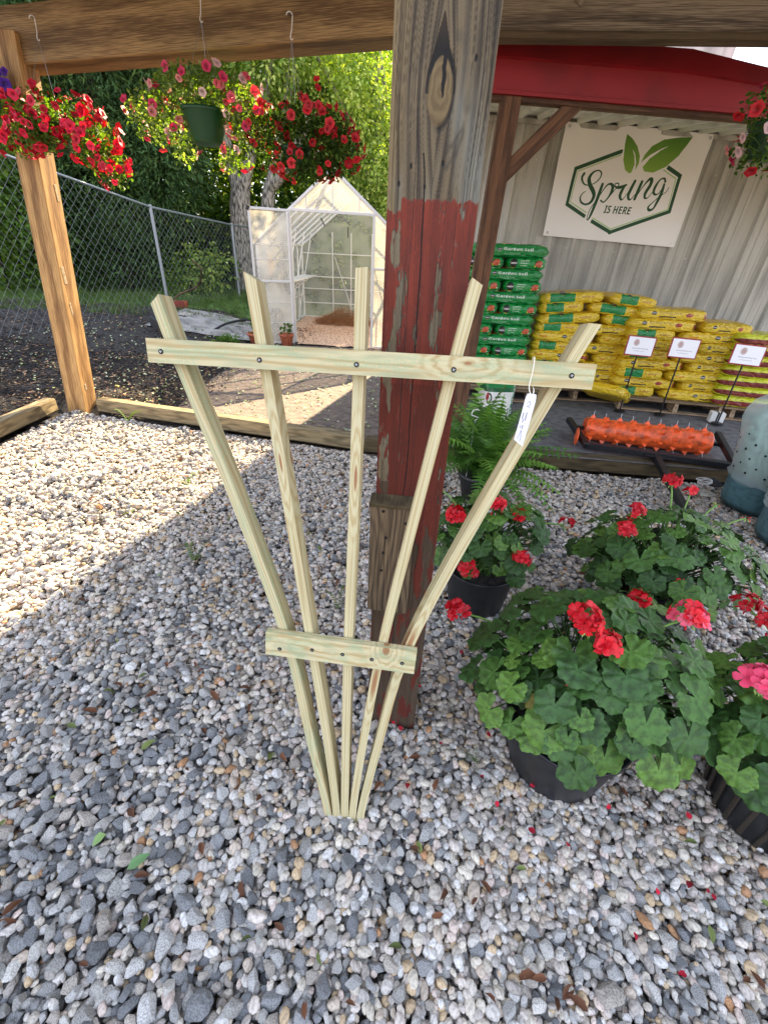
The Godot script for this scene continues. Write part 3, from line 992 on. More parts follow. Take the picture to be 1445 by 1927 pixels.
func pergola() -> void:
	# centre post
	var t := thing("timber_post", "weathered square post with a big knot and flaking red paint", "post", Vector3(0.062, 0, -1.01))
	O = t.position
	var pf := post_front()
	var bs := Basis(Vector3.UP, deg_to_rad(-6.0))
	var mb := MB.new()
	var hw := 0.0855
	for k in 4:
		var r := Basis(Vector3.UP, -k * PI / 2)
		var ys := [[-0.15, 0.0], [2.28, 1.0]]
		var uvs := [Vector2(0, 1.06), Vector2(1, 1.06), Vector2(1, 0.0087), Vector2(0, 0.0087)]
		mb.poly([r * Vector3(-hw, -0.15, hw), r * Vector3(hw, -0.15, hw), r * Vector3(hw, 2.9, hw), r * Vector3(-hw, 2.9, hw)], r * Vector3.BACK, Color.WHITE, [Vector2(0, 1.065), Vector2(1, 1.065), Vector2(1, -0.261), Vector2(0, -0.261)])
	obj("post_body", mb.mesh(), mk(Color(1, 1, 1), 0.82, {"tex": pf[0], "bump": pf[1], "depth": 0.5}), t, Transform3D(bs, bs * Vector3(0, 0, -0.0855)))
	# a scab of plank nailed low on its face
	var sc := MB.new()
	sc.sweep([Vector3(0, 0.59, 0), Vector3(0, 0.945, 0)], Vector3.RIGHT, 0.116, 0.036, true, 0.2)
	var scab := obj("repair_plank", sc.mesh(), mk(Color(1, 1, 1), 0.9, {"tex": tex(wood(74, 128, 512, srgb(132, 112, 86), srgb(56, 44, 34), 34.0, 0.9, 0.35)), "uvs": Vector3(1, 1, 1)}), t, Transform3D(bs, bs * Vector3(-0.036, 0, 0.0185)))
	var cap := MB.new()
	cap.box(Vector3(0.122, 0.012, 0.044), Vector3(0, 0.952, 0.002), Basis(Vector3.RIGHT, 0.25), 0.002)
	obj("plank_cap", cap.mesh(), M.dark_timber, t, Transform3D(bs, bs * Vector3(-0.036, 0, 0.0185)))
	var nail := MB.new()
	nail.lathe([Vector2(0.0, 0.002), Vector2(0.004, 0.0015), Vector2(0.0045, 0.0)], 8, Transform3D(Basis(Vector3.RIGHT, PI / 2), Vector3.ZERO))
	var nm := nail.mesh()
	for q in [Vector2(-0.06, 0.93), Vector2(-0.05, 0.85), Vector2(-0.055, 0.80), Vector2(-0.058, 0.74), Vector2(0.0, 0.90)]:
		obj("nail", nm, M.screw, t, Transform3D(bs, bs * Vector3(q.x, q.y, 0.037)))
	# left post
	t = thing("timber_post", "honey-coloured square post rising from the corner of the gravel bed", "post", Vector3(-3.16, 0, -4.43))
	O = t.position
	var a := Vector3(-3.185, -0.1, -4.43)
	var b := Vector3(-2.90, 2.78, -4.50)
	bar("post_body", a, b, 0.19, 0.19, M.post_warm, t, Vector3(1, 0, 0.07), 0.007)
	var ax := along(a, b, Vector3(1, 0, 0.07))
	var gouge := MB.new()
	for k in [[0.33, 0.03, 0.032, 0.012], [1.33, 0.045, 0.07, 0.018], [1.05, 0.03, 0.055, 0.01], [1.95, -0.05, 0.06, 0.015]]:
		gouge.box(Vector3(0.002, k[2] * 2.0, k[3] * 2.0), Vector3(0, k[0], k[1]), Basis(Vector3.RIGHT, 0.12), 0.0008)
	obj("gouge", gouge.mesh(), mk(hex(190, 170, 140), 0.9, {"tex": M.speck, "tri": 8.0}), t, Transform3D(ax, a - O + ax.x * 0.0958))
	# beams: a warm one to the left, a greyer one to the right, meeting behind the centre post
	t = thing("timber_beam", "long warm brown beam that the flower baskets hang from", "beam", Vector3(-3.1, 2.6, -4.5))
	O = t.position
	a = Vector3(-3.35, 2.74, -4.66)
	b = Vector3(0.10, 2.86, -4.02)
	bar("beam_body", a, b, 0.24, 0.31, M.beam_warm, t, Vector3(0.18, 0, -0.98), 0.008)
	t = thing("timber_beam", "greyer weathered beam to the right of the knotted post", "beam", Vector3(0.1, 2.7, -4.0))
	O = t.position
	a = Vector3(0.104, 2.865, -3.99)
	b = Vector3(2.9, 2.80, -3.52)
	bar("beam_body", a, b, 0.23, 0.30, M.beam_grey, t, Vector3(0.18, 0, -0.98), 0.008)
	bar("knee_brace", Vector3(0.98, 2.80, -3.735), Vector3(1.12, 3.02, -3.69), 0.05, 0.05, M.beam_grey, t, Vector3(0.18, 0, -0.98), 0.004)
	# the roof over the posts, above the frame
	t = thing("pergola_roof", "board roof of the pergola carried by the timber posts and beams", "roof", Vector3(0, 3.1, -2.5))
	for i in 8:
		bar("rafter", Vector3(-3.4 + i * 0.97, 3.10, -4.75), Vector3(-3.4 + i * 0.97, 3.34, -0.55), 0.05, 0.18, M.beam_warm, t)
	for i in 14:
		var z := -4.7 + i * 0.3
		var y := 3.21 + (z + 4.75) * 0.057
		bar("roof_board", Vector3(-3.6, y, z), Vector3(3.6, y, z), 0.292, 0.02, M.pallet, t, Vector3(0, 0.057, 1))
	# landscape timbers that edge the gravel
	var k := 0
	for e in [[Vector3(-3.36, 0.03, 1.2), Vector3(-3.42, 0.045, -4.34), M.old_timber, "weathered edging timber along the left side of the gravel"], [Vector3(-2.98, 0.04, -4.43), Vector3(-0.26, 0.03, -3.76), M.old_timber, "long pale edging timber between the gravel and the path"], [Vector3(-0.2, 0.02, -3.74), Vector3(3.62, 0.03, -3.36), M.dark_timber, "blackened edging timber below the spiked roller"]]:
		t = thing("edging_timber", e[3], "timber", e[0])
		bar("timber_body", e[0], e[1], 0.12, 0.13, e[2], t, Vector3(0.2, 0, 1), 0.014)

# ---------- the fan trellis ----------
func pine(seed_: int, knot: Vector2, kr: float, green: float) -> ImageTexture:
	var W := 96
	var H := 900
	var n1 := noise(seed_, 1.0, 3)
	var n2 := noise(seed_ + 1, 1.0, 2)
	return tex(paint(W, H, func(px, py):
		var u: float = float(px) / W
		var y: float = float(py) / H
		var dx: float = (u - knot.x) * 0.046
		var dy: float = (y - knot.y) * 0.9
		var e: float = sqrt(dx * dx + dy * dy * 0.22)
		var s: float = u + 0.25 * n1.get_noise_2d(u * 1.2, y * 2.4) + 0.9 * exp(-pow(e / 0.022, 2)) * signf(dx) * 0.5
		var ring: float = 0.5 + 0.5 * sin(s * 17.0 + 2.0 * n1.get_noise_2d(u * 2.0 + 4.0, y * 1.4))
		if kr > 0.0 and e < 0.05:
			var arcs: float = 0.5 + 0.5 * sin(e * 520.0 + n1.get_noise_2d(u * 5.0, y * 30.0) * 2.0)
			ring = lerpf(ring, arcs, smoothstep(0.05, 0.03, e))
		var f: float = n2.get_noise_2d(u * 60.0, y * 14.0) + 0.8 * n2.get_noise_2d(u * 22.0 + 5.0, y * 5.0)
		var c: Color = srgb(200, 190, 152).lerp(srgb(170, 146, 100), clampf(ring * ring * 0.75 + f * 0.25, 0, 1))
		c = c.lerp(srgb(158, 162, 130), clampf(n1.get_noise_2d(u * 2.0 + 9.0, y * 5.0) * 1.4 + 0.1, 0, 1) * green)
		var sp: float = n2.get_noise_2d(u * 40.0 + 30.0, y * 260.0)
		if green > 0.4 and sp > 0.28 and n1.get_noise_2d(u * 1.5 + 20.0, y * 7.0) > 0.12:
			c = c.lerp(srgb(112, 172, 136), 0.65)
		if kr > 0.0 and e < kr:
			c = c.lerp(srgb(142, 92, 58), 0.75 * smoothstep(kr, kr * 0.5, e))
		return c))

func trellis() -> void:
	var base := Vector3(-0.075, 0, -0.686)
	var t := thing("fan_trellis", "pale wooden fan trellis leaning against the timber post", "trellis", base)
	var ux := Vector3(0.99756, 0, 0.06976)
	var vy := Vector3(0, 1.45, -0.244).normalized()
	var nz := ux.cross(vy).normalized()
	var slats := [
		[[-0.046, -0.02], [-0.060, 0.08], [-0.100, 0.30], [-0.158, 0.64], [-0.262, 1.00], [-0.368, 1.325], [-0.398, 1.425]],
		[[-0.0225, -0.02], [-0.029, 0.08], [-0.054, 0.32], [-0.096, 0.645], [-0.142, 1.0], [-0.184, 1.325], [-0.203, 1.475]],
		[[0.0, -0.02], [0.0, 0.1], [-0.001, 0.35], [0.0, 0.64], [0.006, 1.0], [0.010, 1.325], [0.011, 1.498]],
		[[0.0225, -0.02], [0.027, 0.08], [0.048, 0.32], [0.085, 0.64], [0.143, 1.0], [0.197, 1.325], [0.226, 1.485]],
		[[0.045, -0.02], [0.055, 0.08], [0.091, 0.32], [0.148, 0.64], [0.275, 1.0], [0.407, 1.325], [0.450, 1.425]]]
	var texs := [pine(101, Vector2(0.3, 0.2), 0.0, 0.6), pine(103, Vector2(0.5, 0.72), 0.007, 0.25), pine(105, Vector2(0.6, 0.70), 0.010, 0.2), pine(107, Vector2(0.5, 0.36), 0.016, 0.1), pine(109, Vector2(0.4, 0.44), 0.016, 0.35)]
	for i in 5:
		var p := []
		for q in slats[i]:
			p.append(ux * q[0] + vy * q[1] - nz * 0.0)
		var mb := MB.new()
		mb.sweep(catmull(p, 4), ux, 0.0222, 0.050, true, 0.02, [0.006, -0.008, 0.001, -0.004, 0.004][i])
		obj("slat", mb.mesh(), mk(Color(1, 1, 1), 0.7, {"tex": texs[i], "uvs": Vector3(1, 0.62, 1)}), t, Transform3D(Basis.IDENTITY, -nz * 0.026))
	for b in [[Vector2(-0.414, 1.329), Vector2(0.460, 1.332), 0.046, 111, Vector2(0.25, 0.655), 0.004, 0.75, 0.02], [Vector2(-0.206, 0.646), Vector2(0.173, 0.633), 0.068, 113, Vector2(0.12, 0.72), 0.012, 0.7, 0.019]]:
		var p0: Vector3 = ux * b[0].x + vy * b[0].y + nz * 0.0115
		var p1: Vector3 = ux * b[1].x + vy * b[1].y + nz * 0.0115
		var L: float = p0.distance_to(p1)
		var mb := MB.new()
		mb.sweep([p0, p0.lerp(p1, 0.33), p0.lerp(p1, 0.66), p1], vy, b[2], b[7], true, 0.0)
		var cb := obj("crossbar", mb.mesh(), mk(Color(1, 1, 1), 0.72, {"tex": pine(b[3], b[4], b[5], b[6]), "uvs": Vector3(1, 0.9 / L, 1)}), t)
		# black screws, each with a cross cut
		var sm := MB.new()
		sm.lathe([Vector2(0.0005, 0.0012), Vector2(0.0040, 0.0018), Vector2(0.0050, 0.0008), Vector2(0.0052, 0.0)], 14)
		var sx := MB.new()
		for r in 2:
			sx.box(Vector3(0.0055, 0.0006, 0.0013), Vector3(0, 0.0018, 0), Basis(Vector3.UP, r * PI / 2 + 0.3), 0.0001)
		for q in ([[-0.385, 1.328], [-0.184, 1.324], [0.009, 1.327], [0.197, 1.329], [0.418, 1.332]] if b[3] == 111 else [[-0.170, 0.633], [-0.087, 0.640], [-0.010, 0.636], [0.064, 0.630], [0.140, 0.628]]):
			var at: Vector3 = ux * q[0] + vy * q[1] + nz * (0.0115 + b[7] * 0.5)
			var xf := Transform3D(Basis(ux, nz, ux.cross(nz)), at)
			obj("screw", sm.mesh(), M.screw, cb, xf)
			obj("screw_slot", sx.mesh(), M.steel, cb, xf)
	# price tag on a string looped over the crossbar
	var tagp := ux * 0.344 + vy * 1.355 + nz * 0.026
	var tt := thing("price_tag", "white paper price tag on a string over the trellis crossbar", "tag", base)
	var lp := [tagp + vy * -0.02 - nz * 0.03, tagp + vy * 0.004 - nz * 0.012, tagp + vy * 0.002, tagp - vy * 0.02 + nz * 0.0, tagp - vy * 0.048 - ux * 0.002, tagp - vy * 0.062 + ux * 0.003 + nz * 0.002]
	O = Vector3.ZERO
	rod("string", catmull(lp, 5), 0.0011, M.string, tt, 5)
	rod("string", catmull([tagp - vy * 0.045 - nz * 0.02 + ux * 0.008, tagp - vy * 0.055 + ux * 0.008, tagp - vy * 0.063 + ux * 0.006 + nz * 0.002], 4), 0.0011, M.string, tt, 5)
	var img := Image.create(64, 300, false, Image.FORMAT_RGB8)
	img.fill(srgb(232, 232, 242))
	var ink := srgb(118, 114, 132)
	stroke(img, [20, 62, 3, 30, 48, 3, 40, 60, 3, 34, 76, 3, 24, 78, 3, 44, 88, 2], 1.0, 1.0, ink)
	for r in [[14, 120, 40], [34, 118, 52], [22, 160, 24], [16, 206, 12], [30, 200, 26]]:
		for y in r[2]:
			if (y * 7) % 5 < 4:
				disc(img, r[0] + 2.0 * sin(y * 1.7), r[1] + y, 1.6 + 1.2 * absf(sin(y * 2.3)), 1.2, ink)
	for y in range(236, 286, 3):
		disc(img, 30 + 9 * sin(y), y, 5, 1.0, ink)
	var cm := MB.new()
	var k0 := tagp - vy * 0.060 + nz * 0.003 + ux * 0.004
	var cx := (ux * 0.93 + nz * 0.30).normalized()
	var cy := (vy * 0.985 + ux * 0.12).normalized()
	for j in 13:
		for i in 3:
			var v := j / 12.0
			var u := i / 2.0
			var wd := 0.020 * smoothstep(-0.3, 0.12, v)
			cm.vert(k0 - cy * (0.090 * v + 0.012 * u * smoothstep(0.8, 1.0, v)) + cx * wd * (u - 0.5) + nz * (0.003 * sin(v * 3.0) + 0.003 * (u - 0.5) * (u - 0.5) * 4.0), nz, Vector2(u, v))
	for j in 12:
		for i in 2:
			var a := j * 3 + i
			cm.quad(a, a + 1, a + 4, a + 3)
	cm.smooth()
	obj("card", cm.mesh(), mk(Color(1, 1, 1), 0.5, {"tex": tex(img), "back": Color(0.5, 0.5, 0.5)}), tt)

# ---------- trees, fence, greenhouse ----------
func cluster(seed_: int, count: int, spread: float, leaf: float, narrow: float, droop: float) -> ArrayMesh:
	var g := RandomNumberGenerator.new()
	g.seed = seed_
	var mb := MB.new()
	for i in count:
		var d := Vector3(g.randf_range(-1, 1), g.randf_range(-1, 1), g.randf_range(-1, 1))
		if d.length() > 1.0:
			d = d.normalized()
		var p := d * spread
		var t := (d + Vector3(g.randf_range(-0.7, 0.7), g.randf_range(-0.7, 0.7) - droop, g.randf_range(-0.7, 0.7))).normalized()
		var s := t.cross(Vector3(g.randf_range(-1, 1), g.randf_range(-1, 1), g.randf_range(-1, 1))).normalized()
		var n := s.cross(t)
		var L := leaf * g.randf_range(0.7, 1.3)
		var w := L * narrow
		var tone := g.randf_range(0.75, 1.25)
		var col := Color(tone, tone, tone)
		var a := mb.vert(p, n, Vector2.ZERO, col)
		var b := mb.vert(p + t * L * 0.45 + s * w + n * w * 0.3, n, Vector2.ZERO, col)
		var c := mb.vert(p + t * L, n, Vector2.ZERO, col)
		var e := mb.vert(p + t * L * 0.45 - s * w + n * w * 0.3, n, Vector2.ZERO, col)
		mb.tri(a, b, c)
		mb.tri(a, c, e)
	return mb.mesh()

# leaf clusters on the outer part of a few lobes
func crown(parent: Node, lobes: Array, m: Mesh, mt: Material, cols: Array, size: Vector2, inner := 0.45) -> void:
	var xf := []
	var co := []
	for l in lobes:
		for i in int(l[2]):
			var d := Vector3(rng.randfn(), rng.randfn(), rng.randfn()).normalized()
			var r := pow(rr(inner * inner * inner, 1.0), 1.0 / 3.0) * rr(0.85, 1.12)
			var p: Vector3 = l[0] + Vector3(d.x * l[1].x, d.y * l[1].y, d.z * l[1].z) * r
			xf.append(Transform3D(Basis.from_euler(Vector3(rr(-0.5, 0.5), rr(0, TAU), rr(-0.5, 0.5))).scaled(Vector3.ONE * rr(size.x, size.y)), p - O))
			co.append((cols[rng.randi() % cols.size()] as Color) * rr(0.7, 1.3))
	many("crown", m, mt, xf, co, parent)

func trunk(parent: Node, called: String, pts: Array, radii: Array, mt: Material, sides := 9) -> void:
	var q := []
	for p in pts:
		q.append(p - O)
	var cq := catmull(q, 5)
	var rq := []
	for i in cq.size():
		var f := float(i) / 5.0
		var k := mini(int(f), radii.size() - 2)
		rq.append(lerpf(radii[k], radii[k + 1], f - k))
	var mb := MB.new()
	mb.tube(cq, rq, sides)
	obj(called, mb.mesh(), mt, parent)

func woods() -> void:
	var broad := cluster(1, 44, 0.95, 0.25, 0.34, 0.25)
	var fine := cluster(2, 48, 0.98, 0.22, 0.30, 0.5)
	var spray := cluster(3, 90, 0.95, 0.22, 0.13, 0.35)
	var yel := [Color(0.38, 0.48, 0.11), Color(0.28, 0.40, 0.09), Color(0.50, 0.57, 0.17), Color(0.22, 0.34, 0.07)]
	var mid := [Color(0.11, 0.20, 0.04), Color(0.15, 0.26, 0.05), Color(0.08, 0.16, 0.03)]
	var dark := [Color(0.048, 0.10, 0.032), Color(0.072, 0.135, 0.04), Color(0.034, 0.074, 0.026)]
	# the yellow-green tree above the greenhouse
	var t := thing("spring_tree", "tall yellow-green tree in fresh leaf above the greenhouse", "tree", Vector3(-0.9, 0.2, -15.2))
	crown(t, [[Vector3(-1.7, 5.8, -15), Vector3(1.6, 2.0, 1.4), 240], [Vector3(-3.2, 5.6, -14.6), Vector3(1.5, 1.7, 1.2), 170], [Vector3(-0.6, 3.7, -14.6), Vector3(1.4, 1.4, 1.0), 150], [Vector3(0.2, 2.6, -14.4), Vector3(1.2, 1.2, 0.8), 90], [Vector3(-0.8, 1.7, -14.2), Vector3(1.5, 0.9, 0.8), 90]], fine, M.foliage, yel, Vector2(0.32, 0.6), 0.3)
	trunk(t, "trunk", [Vector3(-0.9, 0.1, -15.2), Vector3(-0.8, 2.2, -15.2), Vector3(-0.7, 4.6, -15.1), Vector3(-0.9, 7.5, -15.1)], [0.2, 0.16, 0.12, 0.05], M.bark)
	for b in [[Vector3(-0.8, 3.0, -15.2), Vector3(-1.5, 4.6, -14.8), Vector3(-2.5, 6.0, -14.5)], [Vector3(-0.7, 3.8, -15.1), Vector3(-0.5, 5.0, -14.9), Vector3(-0.9, 6.6, -14.9)]]:
		trunk(t, "limb", b, [0.08, 0.06, 0.02], M.bark, 7)
	# grey trunks that fork, with a light crown
	t = thing("grey_tree", "grey-barked tree with forking trunks left of the greenhouse", "tree", Vector3(-4.2, 0.25, -14.6))
	trunk(t, "trunk", [Vector3(-4.32, 0.1, -14.6), Vector3(-4.4, 1.3, -14.6), Vector3(-4.35, 2.5, -14.6), Vector3(-4.2, 3.1, -14.6)], [0.42, 0.30, 0.28, 0.22], M.bark, 12)
	trunk(t, "trunk", [Vector3(-3.75, 0.1, -14.5), Vector3(-3.72, 1.4, -14.5), Vector3(-3.55, 2.6, -14.5), Vector3(-3.4, 3.1, -14.5)], [0.22, 0.19, 0.17, 0.14], M.bark, 10)
	for b in [[Vector3(-4.3, 2.6, -14.6), Vector3(-3.9, 3.6, -14.5), Vector3(-3.3, 5.0, -14.4), Vector3(-3.0, 7.2, -14.4)], [Vector3(-4.35, 2.6, -14.6), Vector3(-4.6, 4.2, -14.6), Vector3(-4.9, 7.0, -14.5)], [Vector3(-3.45, 2.9, -14.5), Vector3(-3.0, 4.2, -14.4), Vector3(-2.6, 5.8, -14.3)], [Vector3(-3.45, 2.9, -14.5), Vector3(-2.9, 3.4, -14.3), Vector3(-2.3, 4.3, -14.1)]]:
		trunk(t, "limb", b, [0.17, 0.13, 0.10, 0.04], M.bark, 8)
	crown(t, [[Vector3(-3.3, 7.6, -14.4), Vector3(2.3, 2.0, 1.6), 170], [Vector3(-5.2, 7.8, -14.9), Vector3(1.9, 1.7, 1.5), 110]], fine, M.foliage, yel, Vector2(0.3, 0.55), 0.3)
	# big dark evergreens
	var k := 0
	for e in [[Vector3(-7.3, 0.25, -13.6), 1.0, "dark evergreen with branches hanging over the chain-link fence"], [Vector3(-9.6, 0.2, -16.0), 1.15, "broad dark evergreen farther left behind the fence"]]:
		t = thing("evergreen_tree", e[2], "tree", e[0])
		var p: Vector3 = e[0]
		var s: float = e[1]
		trunk(t, "trunk", [p, p + Vector3(0, 3, 0) * s, p + Vector3(0.1, 9, 0) * s], [0.26, 0.2, 0.06], M.bark_dark)
		crown(t, [[p + Vector3(0.0, 2.6, 0.1) * s, Vector3(2.0, 1.5, 1.5) * s, 190], [p + Vector3(0.2, 4.6, 0.1) * s, Vector3(2.3, 1.8, 1.6) * s, 260], [p + Vector3(-0.1, 7.2, 0) * s, Vector3(1.8, 2.2, 1.4) * s, 200], [p + Vector3(1.5, 3.1, 0.6) * s, Vector3(1.0, 0.8, 0.8) * s, 70], [p + Vector3(-1.5, 1.4, 0.5) * s, Vector3(1.3, 1.3, 0.9) * s, 110], [p + Vector3(-1.7, 3.6, 0.4) * s, Vector3(1.4, 1.6, 1.0) * s, 150], [p + Vector3(0.3, 1.2, 0.3) * s, Vector3(1.0, 0.9, 0.7) * s, 60]], spray, M.needle, dark + [Color(0.06, 0.10, 0.02)], Vector2(0.4, 0.75), 0.35)
	# vine-clad and bushy trees behind the flower baskets
	for e in [[Vector3(-9.4, 0.3, -11.8), Vector3(1.5, 1.5, 1.0), 130, mid + [Color(0.16, 0.25, 0.04)], "sunlit bright green shrub beyond the far left of the fence", "leafy_shrub"], [Vector3(-5.45, 0.3, -13.0), Vector3(0.45, 0.5, 0.4), 26, mid + yel, "small yellowish shrub at the foot of the evergreen", "leafy_shrub"], [Vector3(-3.0, 0.3, -15.4), Vector3(1.0, 1.1, 0.7), 80, mid, "green shrub between the grey trunks and the greenhouse", "leafy_shrub"]]:
		t = thing(e[5], e[4], "shrub", e[0])
		crown(t, [[e[0] + Vector3(0, e[1].y * 0.9, 0), e[1], e[2]], [e[0] + Vector3(0.5, e[1].y * 1.5, -0.2), e[1] * 0.7, int(e[2] * 0.5)]], broad, M.foliage, e[3], Vector2(0.3, 0.5), 0.2)
		trunk(t, "stem", [e[0], e[0] + Vector3(0.1, e[1].y, 0)], [0.04, 0.02], M.bark_dark, 6)
	# the wood beyond
	var labels := ["tall green tree deepest in the wood on the left edge", "round-crowned green tree behind the left evergreen", "dim green tree filling the gap between the evergreens", "slim tree behind the grey forked trunks", "green tree behind and left of the yellow-green tree", "green tree directly behind the yellow-green tree", "tree at the far right of the wood, beyond the greenhouse roof"]
	k = 0
	for x in [-19.0, -14.5, -11.0, -7.4, -4.4, -1.2, 1.6]:
		var p := Vector3(x, 0.3, -19.5 - 2.5 * absf(sin(x * 2.1)))
		t = thing("wood_tree", labels[k], "tree", p)
		trunk(t, "trunk", [p, p + Vector3(0.2, 4, 0), p + Vector3(0.1, 9, 0)], [0.25, 0.2, 0.08], M.bark_dark, 7)
		var top := 1.0 if x < -2.0 else (0.68 if x < 1.0 else 0.45)
		crown(t, [[p + Vector3(0, 3.0, 0), Vector3(2.6, 2.4, 1.8), 170], [p + Vector3(0.4, 6.6 * top, 0), Vector3(2.8, 2.6, 2.0), 210], [p + Vector3(-0.3, 10.0 * top, 0), Vector3(2.6, 2.4, 1.8), 130]], broad, M.foliage, mid + yel if x > -8.0 else mid, Vector2(0.5, 0.9), 0.3)
		k += 1
	var xf := []
	var co := []
	for i in 900:
		var x := rr(-24, 2.5)
		var z := rr(-25, -16.5)
		xf.append(Transform3D(Basis.from_euler(Vector3(0, rr(0, TAU), 0)).scaled(Vector3.ONE * rr(0.6, 1.1)), Vector3(x, rr(0.2, 2.6), z)))
		co.append(((mid + dark)[rng.randi() % 6] as Color) * rr(0.6, 1.2))
	t = thing("undergrowth", "", "")
	tag(t, "tangled green undergrowth on the floor of the wood", "undergrowth", "", "stuff")
	many("leaves", broad, M.foliage, xf, co, t)

func rail_y(z: float) -> float:
	return 2.10 + 0.125 * maxf(0.0, z + 10.3) - 0.04 * clampf(-z - 10.3, 0, 3)

func fence() -> void:
	var t := thing("chain_link_fence", "grey chain-link fence with steel rail in front of the wood", "fence", Vector3(-5.0, 0.3, -10))
	var posts := []
	for z in [-2.6, -6.1, -10.3, -13.3, -16.3]:
		var x := fence_x(z) + (0.0 if z > -11 else 0.0)
		posts.append(Vector3(x, bank(x, z) - 0.03, z))
	for p in posts:
		rod("fence_post", [p, Vector3(p.x, rail_y(p.z) + 0.04, p.z)], 0.030, M.galv, t, 10)
	for i in posts.size() - 1:
		rod("top_rail", [Vector3(posts[i].x, rail_y(posts[i].z), posts[i].z), Vector3(posts[i + 1].x, rail_y(posts[i + 1].z), posts[i + 1].z)], 0.021, M.galv, t, 8)
	# a short return that meets the greenhouse
	var mb := MB.new()
	var pitch := 0.078
	var L := 13.6
	var n := int(L / pitch)
	for i in n:
		var z0 := -2.65 - i * pitch
		var pts := []
		for j in 26:
			var zz := z0 - pitch * 0.5 * (1 if (i + j) % 2 else -1)
			var x := fence_x(zz)
			pts.append(Vector3(x + (0.003 if j % 2 else -0.003), lerpf(bank(x, zz) + 0.01, rail_y(zz) - 0.01, j / 25.0), zz) - O)
		mb.tube(pts, [0.0021], 3, Color.WHITE, false)
	var o := obj("wire_mesh", mb.mesh(), M.galv, t)
	o.set_meta("kind", "stuff")

func pane(called: String, corners: Array, mt: Material, t: Node) -> void:
	# a twin-wall sheet with thickness
	var n: Vector3 = (corners[1] - corners[0]).cross(corners[2] - corners[0]).normalized() * 0.004
	var mb := MB.new()
	var f := []
	var b := []
	for c in corners:
		f.append(c + n - O)
		b.append(c - n - O)
	mb.poly(f, n.normalized())
	mb.poly(b, -n.normalized())
	for i in corners.size():
		var j := (i + 1) % corners.size()
		mb.poly([f[i], f[j], b[j], b[i]], (f[j] - f[i]).cross(n).normalized())
	obj(called, mb.mesh(), mt, t)

